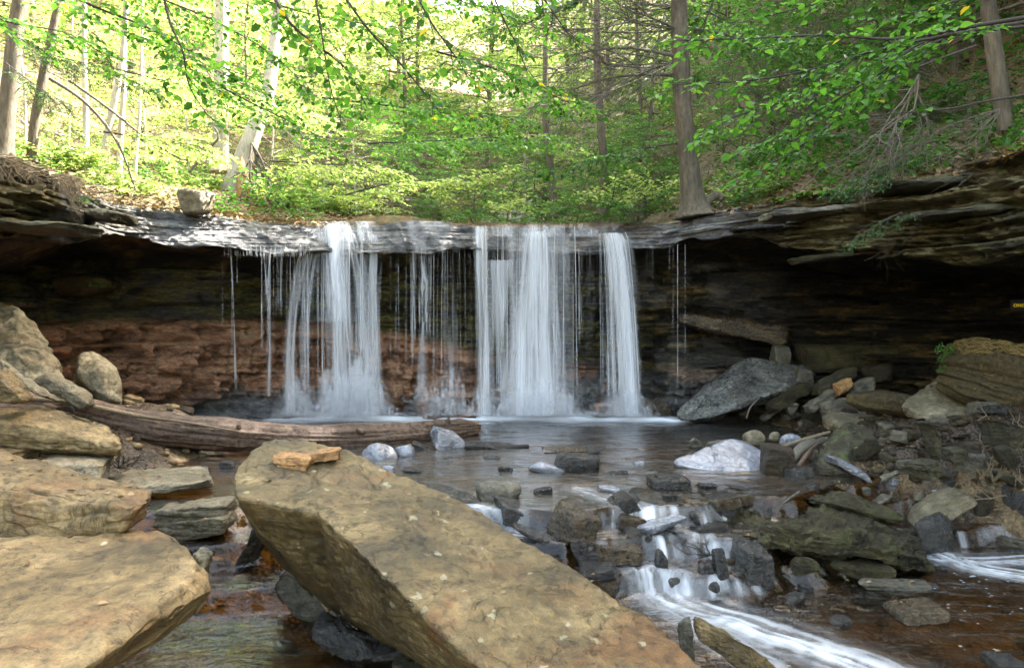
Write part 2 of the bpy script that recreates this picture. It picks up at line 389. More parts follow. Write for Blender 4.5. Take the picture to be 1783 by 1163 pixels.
# ================================================================== THE SETTING
# plan of the horseshoe ledge: photo column of the lip, its distance, ztop, zcap bottom, cap slope, inset of the wall top,
# inset of the bench, height of the bench, inset of the base, height of the base, strata strength of the cap and of the wall
ST = [  # x, y, ztop, zcapb, slope, dwall, dbench, zbench, dbase, zbase, scap, swall
 (-7.6, -3.0, 3.6, 2.4, 0, 1.6, 1.6, 1.4, 1.2, .4, .25, .2),
 (-7.4,  2.0, 3.5, 2.4, 0, 1.6, 1.6, 1.4, 1.2, .4, .25, .2),
 (-6.3,  5.3, 3.4, 2.4, 0, 1.7, 1.7, 1.4, 1.2, .4, .28, .2),
 (-5.25, 7.9, 3.32, 2.45, .15, 1.8, 1.8, 1.5, 1.2, .4, .38, .3),
 (-5.40, 9.5, 3.28, 2.62, .1, 1.8, 1.8, 1.5, 1.3, .3, .36, .3),
 (-5.65, 11.1, 3.28, 2.85, .2, 1.7, 1.9, 1.6, 1.2, .1, .15, .15),
 (-5.05, 11.7, 3.30, 2.80, .55, 1.6, 2.0, 1.62, 1.2, -.1, .05, .12),
 (-3.95, 12.3, 3.28, 2.78, .6, 1.4, 1.6, 1.55, .9, -.2, .05, .10),
 (-3.20, 12.8, 3.26, 2.80, .5, 1.2, 1.3, 1.5, .6, -.2, .05, .10),
 (-2.40, 13.1, 3.24, 2.84, .35, 1.0, 1.0, 1.45, .35, -.2, .06, .10),
 (-1.55, 12.7, 3.34, 2.78, .5, 1.1, 1.1, 1.30, .5, -.2, .06, .14),
 (-.60, 13.2, 3.26, 2.82, .3, .9, .8, 1.0, .3, -.2, .08, .14),
 (1.05, 13.4, 3.26, 2.86, .25, .8, .7, .8, .2, -.2, .08, .16),
 (2.00, 13.4, 3.26, 2.88, .25, .8, .7, .7, .25, -.2, .10, .18),
 (2.55, 13.0, 3.28, 2.90, .35, 1.2, 1.1, .7, .5, -.2, .12, .22),
 (2.95, 12.4, 3.36, 2.95, .3, 1.8, 1.6, .7, 1.0, -.1, .14, .25),
 (3.66, 12.1, 3.42, 2.90, .25, 2.3, 2.1, .9, 1.6, .0, .20, .28),
 (4.15, 11.1, 3.45, 2.68, .2, 2.7, 2.6, 1.0, 2.0, .2, .34, .4),
 (4.60, 10.2, 3.42, 2.45, .25, 2.9, 2.8, 1.1, 2.4, .4, .40, .4),
 (4.95, 9.4, 3.38, 2.36, .25, 3.0, 2.9, 1.2, 2.6, .5, .42, .4),
 (5.30, 8.7, 3.42, 2.28, .3, 3.0, 2.9, 1.2, 2.6, .6, .44, .4),
 (5.55, 7.6, 3.5, 2.28, .3, 3.0, 2.8, 1.2, 2.6, .6, .30, .3),
 (6.3, 5.5, 3.6, 2.4, .2, 2.6, 2.4, 1.2, 2.2, .6, .3, .3),
 (7.6, 2.0, 3.7, 2.4, .2, 2.0, 2.0, 1.2, 1.6, .6, .3, .3),
 (8.0, -3.0, 3.8, 2.4, .2, 2.0, 2.0, 1.2, 1.6, .6, .3, .3)]
ST = np.array(ST, float)
_s = np.concatenate([[0], np.cumsum(np.hypot(np.diff(ST[:, 0]), np.diff(ST[:, 1])))])
def resample(n):
    fine = np.linspace(0, _s[-1], 3000)
    T = np.stack([np.interp(fine, _s, ST[:, k]) for k in range(ST.shape[1])], 1)
    ker = np.hanning(131); ker /= ker.sum()
    pad = 65; Tp = np.pad(T, ((pad, pad), (0, 0)), mode='edge')
    T = np.stack([np.convolve(Tp[:, k], ker, 'valid') for k in range(T.shape[1])], 1)
    # more samples where the camera looks
    return np.stack([np.interp(np.linspace(0, 1, n) * _s[-1], fine, T[:, k]) for k in range(T.shape[1])], 1)
OC = np.array([0., 6.])
def inward(x, y):
    v = np.stack([x - OC[0], y - OC[1]], -1); return v / np.linalg.norm(v, axis=-1, keepdims=True)
_T = resample(900); _th = np.arctan2(_T[:, 0], _T[:, 1] - 6); _rr = np.hypot(_T[:, 0], _T[:, 1] - 6); _o = np.argsort(_th)
_th, _rr, _zz = _th[_o], _rr[_o], _T[_o, 2]
def terrain(x, y, rough=True):
    """height of the hillside outside the horseshoe"""
    x = np.asarray(x, float); y = np.asarray(y, float)
    th = np.arctan2(x, y - 6); r = np.hypot(x, y - 6)
    d = np.maximum(0, r - np.interp(th, _th, _rr)); z0 = np.interp(th, _th, _zz)
    a = np.degrees(th)
    sl = np.interp(a, [-130, -75, -45, -25, 0, 14, 24, 36, 60, 130], [.6, .45, .28, .18, .05, .10, .36, .55, .7, .8])
    far = np.interp(a, [-130, -60, -30, 0, 20, 40, 70, 130], [.75, .62, .55, .5, .6, .74, 1.0, 1.1])  # right-hand slope steepened out of view to block the sun
    d0 = np.interp(a, [-130, -60, -30, 0, 15, 30, 130], [3, 6, 10, 12, 8, 3, 2])
    d = np.maximum(0, d - .45); z = z0 - .02 + sl * np.minimum(d, d0) + far * np.maximum(0, d - d0) - .012 * np.maximum(0, d - 35) ** 1.2
    if rough:
        p = np.stack([x, y, x * 0], -1)
        z = z + sstep(.3, 3, d) * (.45 * fbm(p, .25, 3, 5) + .16 * fbm(p, 1.3, 4, 9)) + .05 * fbm(p, 2.2, 3, 13)
    return z
def terr(x, y): return float(terrain(np.array([x]), np.array([y]))[0])

# ---- hillside
def build_hill():
    nu, nv = 420, 150
    T = resample(nu); dirs = inward(T[:, 0], T[:, 1])
    dd = .35 + 95 * np.linspace(0, 1, nv) ** 2.4
    X = T[:, 0, None] + dirs[:, 0, None] * dd; Y = T[:, 1, None] + dirs[:, 1, None] * dd
    Z = terrain(X, Y)
    Z -= .30 * np.exp(-(dd - .35) / .22)[None, :]
    m, nt, N, L, out = new_mat('leaf_strewn_earth')
    tc = N.new('ShaderNodeTexCoord')
    n1 = nd(N, 'ShaderNodeTexNoise', i_Scale=1.1, i_Detail=8, i_Roughness=.65); L.new(tc.outputs['Object'], n1.inputs[0])
    n2 = nd(N, 'ShaderNodeTexVoronoi', i_Scale=14); L.new(tc.outputs['Object'], n2.inputs[0])
    c = ramp(N, L, n1.outputs[0], [(.3, (.045, .035, .018)), (.5, (.13, .09, .045)), (.66, (.09, .10, .03)), (.8, (.06, .10, .02))])
    c = mixc(N, L, .45, c, ramp(N, L, n2.outputs['Color'], [(.2, (.04, .03, .015)), (.8, (.2, .14, .07))]))
    b = nd(N, 'ShaderNodeBsdfPrincipled', i_Roughness=.9); L.new(c, b.inputs['Base Color'])
    bp = nd(N, 'ShaderNodeBump', i_Strength=.8, i_Distance=.06); L.new(n2.outputs['Distance'], bp.inputs['Height']); L.new(bp.outputs[0], b.inputs['Normal'])
    L.new(b.outputs[0], out.inputs[0])
    o = mesh_obj('hillside', np.stack([X, Y, Z], -1).reshape(-1, 3), grid_faces(nu, nv)[:, ::-1].copy(), m)
    tag(o, 'steep wooded hillside covered in brown leaf litter behind the falls', None, kind='structure')
build_hill()

# ---- cliff with its overhanging cap rock
def cliff_mat():
    m, nt, N, L, out = new_mat('layered_cliff_rock')
    tc = N.new('ShaderNodeTexCoord'); co = tc.outputs['Object']
    mp = N.new('ShaderNodeMapping'); mp.inputs['Scale'].default_value = (1, 1, 3.2); L.new(co, mp.inputs[0])
    na = nd(N, 'ShaderNodeTexNoise', i_Scale=1.5, i_Detail=9, i_Roughness=.65, i_Distortion=.5); L.new(mp.outputs[0], na.inputs[0])
    nb = nd(N, 'ShaderNodeTexNoise', i_Scale=9, i_Detail=10, i_Roughness=.78); L.new(mp.outputs[0], nb.inputs[0])
    ng = nd(N, 'ShaderNodeTexNoise', i_Scale=70, i_Detail=3); L.new(co, ng.inputs[0])
    def at(n):
        a = N.new('ShaderNodeAttribute'); a.attribute_name = n; return a.outputs['Fac']
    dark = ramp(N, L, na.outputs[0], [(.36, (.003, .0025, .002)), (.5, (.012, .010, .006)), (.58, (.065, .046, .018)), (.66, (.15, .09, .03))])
    cap = ramp(N, L, na.outputs[0], [(.3, (.02, .018, .009)), (.44, (.08, .07, .034)), (.55, (.26, .22, .11)), (.66, (.08, .065, .03)), (.78, (.18, .12, .05))])
    red = ramp(N, L, na.outputs[0], [(.33, (.08, .035, .018)), (.45, (.30, .155, .09)), (.56, (.52, .27, .15)), (.68, (.34, .27, .16))])
    wet = ramp(N, L, na.outputs[0], [(.3, (.06, .06, .068)), (.48, (.18, .18, .19)), (.64, (.36, .35, .34))])  # wet rock, with the lip's silver sheen painted into the colour
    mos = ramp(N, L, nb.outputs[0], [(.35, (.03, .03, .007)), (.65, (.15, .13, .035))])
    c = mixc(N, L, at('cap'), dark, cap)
    c = mixc(N, L, at('wet'), c, wet)
    rm = mth(N, L, 'MULTIPLY', at('red'), ramp(N, L, nb.outputs[0], [(.3, .45), (.5, 1.)]))
    c = mixc(N, L, rm, c, red)
    ge = N.new('ShaderNodeNewGeometry'); sx = N.new('ShaderNodeSeparateXYZ'); L.new(ge.outputs['Normal'], sx.inputs[0])
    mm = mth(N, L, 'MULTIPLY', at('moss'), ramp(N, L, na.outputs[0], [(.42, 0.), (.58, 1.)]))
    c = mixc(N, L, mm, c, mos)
    c = mixc(N, L, 1., c, ramp(N, L, nb.outputs[0], [(.32, .3), (.5, 1.), (.68, 1.8)]), 'MULTIPLY')
    b = nd(N, 'ShaderNodeBsdfPrincipled'); L.new(c, b.inputs['Base Color'])
    r0 = mth(N, L, 'SUBTRACT', .62, mth(N, L, 'MULTIPLY', at('wet'), .45)); L.new(mth(N, L, 'ADD', r0, mth(N, L, 'MULTIPLY', ng.outputs[0], .12)), b.inputs['Roughness'])
    L.new(mth(N, L, 'MULTIPLY_ADD', at('wet'), .45), b.inputs['Specular IOR Level'])
    for k in nt.nodes:
        if k.type == 'MATH' and k.operation == 'MULTIPLY_ADD': k.inputs[2].default_value = .3
    bp = nd(N, 'ShaderNodeBump', i_Strength=1., i_Distance=.10)
    L.new(mth(N, L, 'ADD', nb.outputs[0], mth(N, L, 'MULTIPLY', ng.outputs[0], .2)), bp.inputs['Height'])
    L.new(bp.outputs[0], b.inputs['Normal']); L.new(b.outputs[0], out.inputs[0]); return m
M['cliff'] = cliff_mat()

def build_cliff():
    nu = 1900; T = resample(nu); dirs = inward(T[:, 0], T[:, 1])
    x0, y0, zt, zc, slp, dw, db, zb, dbase, z0, sc_, sw = [T[:, k, None] for k in range(12)]
    s = np.linspace(0, _s[-1], nu)[:, None]
    p1 = np.concatenate([s * .55, s * 0, s * 0], -1)
    # the lower edge of the cap is scalloped
    edge = fbm(np.concatenate([s * 1.0, s * 0 + 3, s * 0], -1), 1.6, 4, 21)
    zc = zc - .05 * (sc_ < .1) + .10 * edge[:, None]
    zt2 = zt + .05 * fbm(p1, 2.2, 3, 22)[:, None]
    A = np.linspace(0, 1, 22)[None]; B = np.linspace(0, 1, 74)[None, 1:]; Cc = np.linspace(0, 1, 34)[None, 1:]; E = np.linspace(0, 1, 130)[None, 1:]
    d_top = slp + 1.3 * (1 - A); z_top = zt2 + .06 * (1 - A) + 0 * A
    d_f = slp * (1 - B) ** 1.3; z_f = zt2 + (zc - zt2) * B
    d_u = dw * Cc ** 1.15; z_u = zc + .10 * np.sin(Cc * math.pi) - .25 * Cc + 0 * d_u
    zw0 = zc - .25
    zE = zw0 + (z0 - .45 - zw0) * E
    # wall: recess, bench, then a slope towards the viewer
    tb = np.clip((zw0 - zE) / (zw0 - zb), 0, 1); tl = np.clip((zb - zE) / (zb - z0), 0, 1.2)
    d_e = dw + (db - dw) * tb + .0 - (db - dbase) * (tl ** .75)
    bench = np.exp(-((zE - zb) / .10) ** 2) * .12
    d_e = d_e - bench
    d = np.concatenate([d_top, d_f, d_u, d_e], 1); z = np.concatenate([z_top + 0 * slp, z_f, z_u, zE], 1)
    nv = d.shape[1]
    i_f, i_u, i_e = 22, 22 + 73, 22 + 73 + 33
    mf = np.zeros((1, nv)); mf[:, i_f - 3:i_u] = 1; me_ = np.zeros((1, nv)); me_[:, i_e:] = 1; mu = np.zeros((1, nv)); mu[:, i_u:i_e] = 1
    S2 = np.repeat(s, nv, 1)
    pp = np.stack([S2, S2 * 0 + 1.7, z], -1)
    # strata: uneven courses broken into blocks
    warp = .28 * fbm(np.stack([S2 * .35, S2 * 0, z * .4], -1), 1, 3, 31) + .035 * fbm(pp, 3, 3, 37)
    def layers(th, seed, blk):
        t = (z + warp * .35) / th; t = t + .45 * np.sin(t * 1.9 + 1); l = np.floor(t).astype(np.int64); f = t - l
        def off(L_):
            w = blk * (.5 + h1(L_, seed + 2)); u = S2 / w + 9 * h1(L_, seed + 3) + .25 * fbm(pp, 1.5, 2, seed); k = np.floor(u).astype(np.int64); g = u - k
            a = _h(k, L_, k * 0, seed); b2 = _h(k + 1, L_, k * 0, seed)
            return a + (b2 - a) * sstep(.965, 1, g)
        a0, a1 = off(l), off(l + 1)
        groove = np.exp(-((f - .95) / .07) ** 2)
        return a0 + (a1 - a0) * sstep(.88, 1., f) - .5 - .35 * groove
    lay = .75 * layers(.12, 41, 1.0) + .55 * layers(.30, 51, 2.0) + .34 * layers(.05, 61, .5)
    out = (mf * sc_ + me_ * np.maximum(sw, .2) * 1.3) * lay * 1.5
    calm = mf * (sc_ < .1)
    # carved wet cap: scallops and fluting on the sloped face
    sc1 = fbm(np.stack([S2 * 1.0 + z * .8, z * .7, S2 * 0], -1), 1.7, 4, 71, ridged=True)
    out = out + (mf * np.clip((.16 - sc_) / .1, 0, 1)) * (.16 * sc1 + .03 * fbm(pp, 6, 3, 72))
    rough_low = me_ * sstep(zb + .1, zb - .2, z)
    out = out + rough_low * (.8 * fbm(pp, 1.1, 5, 81) + .45 * fbm(pp + .3 * fbm(pp, 1.5, 2, 88)[..., None], 2.6, 4, 83, ridged=True) + .16 * fbm(pp, 7, 3, 84, ridged=True))
    out = out + (mf + me_) * .05 * fbm(pp, 6, 4, 91) + me_ * .45 * fbm(pp * np.array([1, 1, 2.2]), .9, 4, 92)
    z = z + mu * (.10 * fbm(pp * np.array([1, 1, 0]) + np.stack([d * 0, d, d * 0], -1), 2.2, 3, 95) )
    wv = fbm(np.stack([S2, z * 0, z * 0], -1), .5, 3, 99) * .12
    d = d - out + (me_ + mu) * wv
    X = x0 + dirs[:, 0, None] * d; Y = y0 + dirs[:, 1, None] * d
    top = np.zeros((1, nv)); top[:, :i_f - 2] = 1
    z = z + top * .05 * fbm(np.stack([X, Y, X * 0], -1), 2.2, 4, 101)
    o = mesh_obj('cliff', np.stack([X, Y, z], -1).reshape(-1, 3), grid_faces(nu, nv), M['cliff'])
    xx = x0 + 0 * d
    cen = sstep(-6.2, -5.0, xx) * sstep(4.2, 2.9, xx) * (y0 > 9)
    pn = np.stack([X, Y, z], -1)
    nz = fbm(pn, 1.3, 4, 111)
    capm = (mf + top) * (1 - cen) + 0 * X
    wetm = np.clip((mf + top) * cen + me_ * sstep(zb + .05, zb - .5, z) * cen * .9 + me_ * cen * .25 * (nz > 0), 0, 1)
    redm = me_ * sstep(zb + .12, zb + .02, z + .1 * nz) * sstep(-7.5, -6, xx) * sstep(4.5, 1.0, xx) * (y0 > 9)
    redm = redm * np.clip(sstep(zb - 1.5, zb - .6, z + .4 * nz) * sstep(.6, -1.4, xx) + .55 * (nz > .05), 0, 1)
    moss_lit = me_ * sstep(zb - .1, zb + .1, z) * .9 * sstep(3.0, 1.0, xx) + capm * sstep(.0, .5, nz) * .6 + mu * .2 + top * .5 * (1 - cen)  # moss; on the wall it also carries a painted brightening of the lit left
    for n, v in (('cap', capm), ('wet', wetm), ('red', redm), ('moss', moss_lit)): set_attr(o, n, np.clip(v + 0 * X, 0, 1))
    tag(o, 'dark overhanging cliff of thin rock layers with a wet cap ledge', None, kind='structure')
build_cliff()

# ---- gorge floor
def spill(x): return np.interp(x, [-6, -2, -.4, .6, 1.1, 1.9, 2.6, 3.6, 4.6, 7], [6.6, 6.6, 6.6, 6.75, 7.0, 6.9, 7.3, 8.0, 8.4, 8.6])
def water_z(x, y):
    t = spill(x) - y
    p = np.stack([x, y, x * 0], -1)
    w = .10 * fbm(p, 1.6, 2, 3)
    w2 = .22 * fbm(p, 1.9, 3, 33)
    a = sstep(w + w2, .16 + w + w2, t) * .17 + sstep(.42 - w + w2 * 1.3, .60 - w + w2 * 1.3, t) * .18 + sstep(.9 + w - w2, 1.10 + w - w2, t) * .15
    return -a - .02 * np.clip(t - 1.2, 0, 3)
def floor_z(x, y):
    p = np.stack([x, y, x * 0], -1)
    z = water_z(x, y) - .16 - .14 * sstep(0, 1.4, y - spill(x)) - .1 * sstep(.5, 2, spill(x) - y)
    z = z + .85 * sstep(-2.9, -5.0, x) * sstep(4.5, 7, y) * sstep(12.3, 10.2, y) + .55 * sstep(-.6, -2.2, x) * sstep(5.2, 3.6, y)
    rb = np.interp(y, [3, 6, 7.4, 8.5, 10, 11.5, 13, 15], [5.2, 4.8, 4.2, 3.0, 3.4, 3.4, 3.1, 3.0])
    z = z + .62 * sstep(rb, rb + 1.6, x) + .5 * sstep(rb + 1.6, rb + 4, x)
    z = z + .07 * fbm(p, 1.6, 4, 7) + .03 * fbm(p, 7, 3, 8)
    return z
def floor_mat():
    m, nt, N, L, out = new_mat('stream_bed_gravel')
    tc = N.new('ShaderNodeTexCoord')
    v = nd(N, 'ShaderNodeTexVoronoi', i_Scale=9, i_Randomness=1.); L.new(tc.outputs['Object'], v.inputs[0])
    v2 = nd(N, 'ShaderNodeTexVoronoi', i_Scale=31); L.new(tc.outputs['Object'], v2.inputs[0])
    n = nd(N, 'ShaderNodeTexNoise', i_Scale=1.3, i_Detail=7, i_Distortion=.5); L.new(tc.outputs['Object'], n.inputs[0])
    c = ramp(N, L, n.outputs[0], [(.32, (.03, .02, .01)), (.5, (.14, .09, .03)), (.6, (.24, .155, .05)), (.75, (.15, .11, .06))])
    g = ramp(N, L, v.outputs['Color'], [(.1, (.06, .045, .025)), (.5, (.16, .11, .06)), (.9, (.32, .25, .15))])
    g2 = ramp(N, L, v2.outputs['Color'], [(.1, .5), (.9, 1.4)])
    c = mixc(N, L, .5, c, g); c = mixc(N, L, .7, c, g2, 'MULTIPLY'); c = mixc(N, L, 1., c, (.55, .52, .48), 'MULTIPLY')
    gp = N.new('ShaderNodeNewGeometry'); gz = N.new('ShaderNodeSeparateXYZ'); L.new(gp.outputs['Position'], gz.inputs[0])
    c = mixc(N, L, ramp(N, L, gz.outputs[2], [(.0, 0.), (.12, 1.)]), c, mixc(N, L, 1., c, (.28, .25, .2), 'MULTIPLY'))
    al = N.new('ShaderNodeAttribute'); al.attribute_name = 'algae_shade'; c = mixc(N, L, al.outputs['Fac'], c, mixc(N, L, 1., c, (.22, .17, .11), 'MULTIPLY'))
    b = nd(N, 'ShaderNodeBsdfPrincipled', i_Roughness=.55); L.new(c, b.inputs['Base Color'])
    bp = nd(N, 'ShaderNodeBump', i_Strength=.9, i_Distance=.05, invert=True)
    L.new(mth(N, L, 'ADD', v.outputs['Distance'], mth(N, L, 'MULTIPLY', v2.outputs['Distance'], .4)), bp.inputs['Height'])
    L.new(bp.outputs[0], b.inputs['Normal']); L.new(b.outputs[0], out.inputs[0]); return m
M['floor'] = floor_mat()
def build_floor():
    nx, ny = 420, 460
    x = np.linspace(-10, 11, nx)[:, None] + np.zeros((1, ny)); y = np.linspace(-4, 16.5, ny)[None] + np.zeros((nx, 1))
    Z = floor_z(x, y)
    dk = sstep(-1.6, -1.1, x) * sstep(.6, 0, x) * sstep(3.6, 4.2, y) * sstep(6.2, 5.6, y) + np.exp(-((spill(x) - y - .5) / 1.1) ** 2) * sstep(-.6, .4, x) * sstep(3.8, 2.6, x)  # shade painted under the giant slab, plus dark wet bed along the spill
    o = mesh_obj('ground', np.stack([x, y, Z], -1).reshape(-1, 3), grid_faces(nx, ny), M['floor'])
    set_attr(o, 'algae_shade', dk)
    tag(o, 'gravelly brown stream bed and banks of the gorge', None, kind='structure')
build_floor()

# ---- water
def water_mat():
    m, nt, N, L, out = new_mat('stream_water')
    tc = N.new('ShaderNodeTexCoord'); co = tc.outputs['Object']
    n1 = nd(N, 'ShaderNodeTexNoise', i_Scale=5, i_Detail=4, i_Roughness=.55, i_Distortion=.6)
    mp = N.new('ShaderNodeMapping'); mp.inputs['Scale'].default_value = (1, 2.2, 1); L.new(co, mp.inputs[0]); L.new(mp.outputs[0], n1.inputs[0])
    n2 = nd(N, 'ShaderNodeTexNoise', i_Scale=1.4, i_Detail=2); L.new(mp.outputs[0], n2.inputs[0])
    bp = nd(N, 'ShaderNodeBump', i_Strength=.25, i_Distance=.12); L.new(mth(N, L, 'ADD', n1.outputs[0], mth(N, L, 'MULTIPLY', n2.outputs[0], 1.5)), bp.inputs['Height'])
    gl = nd(N, 'ShaderNodeBsdfGlossy', i_Roughness=.2); gl.inputs[0].default_value = (1, 1, 1, 1); L.new(bp.outputs[0], gl.inputs['Normal'])
    tr = N.new('ShaderNodeBsdfTransparent'); tr.inputs[0].default_value = (.72, .53, .25, 1)
    fr = nd(N, 'ShaderNodeFresnel', i_IOR=1.33); L.new(bp.outputs[0], fr.inputs['Normal'])
    mx = N.new('ShaderNodeMixShader'); L.new(mth(N, L, 'MULTIPLY', fr.outputs[0], 1.5, True), mx.inputs[0]); L.new(tr.outputs[0], mx.inputs[1]); L.new(gl.outputs[0], mx.inputs[2])
    fo = N.new('ShaderNodeAttribute'); fo.attribute_name = 'foam'
    df = nd(N, 'ShaderNodeBsdfDiffuse'); df.inputs[0].default_value = (.78, .82, .86, 1)
    m2 = N.new('ShaderNodeMixShader'); L.new(fo.outputs['Fac'], m2.inputs[0]); L.new(mx.outputs[0], m2.inputs[1]); L.new(df.outputs[0], m2.inputs[2])
    L.new(m2.outputs[0], out.inputs[0]); return m
M['water'] = water_mat()
FALLX = [(-3.45, .35), (-2.75, .45), (-2.2, .3), (-1.5, .25), (-.5, .25), (.1, .5), (.75, .35), (2.05, .35)]
def polydist(x, y, pts):
    pts = [tuple(q[:2]) for q in smooth_path([(a, b, 0) for a, b in pts], len(pts) * 5)]
    best = np.full(x.shape, 9e9); tt = np.zeros(x.shape); acc = 0
    L_ = [math.hypot(b[0] - a[0], b[1] - a[1]) for a, b in zip(pts[:-1], pts[1:])]; tot = sum(L_)
    for (a, b), l in zip(zip(pts[:-1], pts[1:]), L_):
        ux, uy = (b[0] - a[0]) / l, (b[1] - a[1]) / l
        t = np.clip((x - a[0]) * ux + (y - a[1]) * uy, 0, l)
        dx, dy = x - a[0] - ux * t, y - a[1] - uy * t
        dd = np.hypot(dx, dy); k = dd < best
        sgn = np.sign(dx * uy - dy * ux)
        best = np.where(k, dd, best); tt = np.where(k, (acc + t), tt); acc += l
        sg = np.where(k, sgn, 1) if acc == l else np.where(k, sgn, sg)
    return best, tt, sg
def G(px, py, z): q = PZ(px, py, z); return (q[0], q[1])
FLOW = [([G(1140, 1000, -.4), G(1180, 1040, -.47), G(1250, 1075, -.52), G(1400, 1130, -.54), G(1560, 1190, -.55), G(1700, 1300, -.55)], .20, .62),
        ([G(1110, 1010, -.45), G(1200, 1080, -.52), G(1330, 1160, -.54)], .14, .35),
        ([G(1010, 850, 0), G(1070, 870, 0), G(1130, 900, -.08)], .14, .3),
        ([G(820, 880, 0), G(870, 920, -.15), G(930, 960, -.3)], .10, .5),
        ([G(1640, 965, -.5), G(1700, 985, -.5), G(1790, 1000, -.5), G(1900, 1010, -.5)], .16, .65),
        ([G(1600, 965, -.5), G(1660, 975, -.5), G(1800, 972, -.5)], .12, .5),
        ([G(1450, 960, -.5), G(1650, 1150, -.55), G(1850, 1250, -.55)], .05, .0)]
def build_water():
    nx, ny = 900, 1150
    x = np.linspace(-6.5, 7.0, nx)[:, None] + np.zeros((1, ny)); y = (1.8 + (14.9 - 1.8) * np.linspace(0, 1, ny) ** 1.25)[None] + np.zeros((nx, 1))
    p = np.stack([x, y, x * 0], -1)
    Z = water_z(x, y)
    foam = np.zeros(x.shape)
    for pts, w, amt in FLOW:
        dd, tt, sg = polydist(x, y, pts)
        st = fbm(np.stack([dd * sg / w * 1.7 + .5 * fbm(p, 2.6, 4, 6), tt * .8 + .5 * fbm(p, 1.7, 3, 16), x * 0], -1), 1.5, 5, 12, gain=.6)
        prof = np.exp(-(dd / w) ** 2)
        fm = amt * prof * (.22 + .95 * sstep(-.25, .5, st + .3 * fbm(p, 13, 3, 77)))
        foam = np.maximum(foam, fm)
        Z += .02 * prof * st * amt
    # turbulent white water at the foot of each fall
    base = np.interp(x, [-4.6, -3.8, -1.2, .6, 2.4, 3.4], [12.9, 12.85, 12.8, 12.85, 12.7, 12.3])
    env = sstep(-4.6, -3.6, x) * sstep(3.2, 2.5, x)
    core = np.exp(-((y - base) / .34) ** 2) * env
    n = fbm(np.stack([x * 1.3, y * 3.5, x * 0], -1), 2.2, 5, 15)
    foam = np.maximum(foam, np.clip(core * (1.0 + .9 * n), 0, 1))
    skirt = sstep(base - 1.1, base - .3, y) * sstep(base + .3, base, y) * env
    foam = np.maximum(foam, skirt * np.clip(.12 + 1.0 * fbm(np.stack([x * .8, y * 5, x * 0], -1), 2.4, 4, 18), 0, .5))
    Z += .012 * fbm(np.stack([x, y * 2, x * 0], -1), 3, 3, 4) + .05 * core * n
    slope = np.abs(np.gradient(Z, axis=1) / np.gradient(y, axis=1))
    drop = (sstep(.0, .3, spill(x) - y) * sstep(1.4, .9, spill(x) - y)) * sstep(.85, 1.1, x) * sstep(1.9, 1.6, x)
    dn = fbm(np.stack([x * 4 + .6 * y + .8 * fbm(p, 2.5, 3, 61), y * 1.4, x * 0], -1), 1.7, 5, 23, gain=.6)
    win = sstep(.55, 1.0, x) * sstep(2.15, 1.75, x) + .3 * sstep(3.6, 4.0, x) + .5 * sstep(-.5, -.3, x) * sstep(.2, 0, x)
    foam = np.maximum(foam, win * (sstep(.35, 1.5, slope) * (.07 + .72 * sstep(-.25, .45, fbm(np.stack([x * 9 + .8 * fbm(p, 3, 2, 71), y * 1.2, x * 0], -1), 1, 4, 72) + .5 * dn)) + .26 * drop * sstep(-.05, .5, dn + .4 * fbm(p, 5, 3, 63)))); Z += .02 * drop * dn
    o = mesh_obj('water', np.stack([x, y, Z], -1).reshape(-1, 3), grid_faces(nx, ny), M['water'])
    set_attr(o, 'foam', foam)
    tag(o, 'shallow brown plunge pool spilling into a darker lower stream', None, kind='structure')
    # the stream above the lip
    nx, ny = 60, 120
    x = np.linspace(-3.4, 2.6, nx)[:, None] + np.zeros((1, ny)); y = np.linspace(13.3, 30, ny)[None] + np.zeros((nx, 1)); x = x * np.interp(y, [13, 18, 30], [1, .5, .3])
    Z = np.maximum(3.30, terrain(x, y, False) + .02) + .02 * fbm(np.stack([x, y, x * 0], -1), 2, 3, 2)
    o = mesh_obj('stream', np.stack([x, y, Z], -1).reshape(-1, 3), grid_faces(nx, ny), M['water']); set_attr(o, 'foam', np.zeros(nx * ny) + .05)
    tag(o, 'shallow stream flowing to the lip of the falls', None, kind='structure')
build_water()

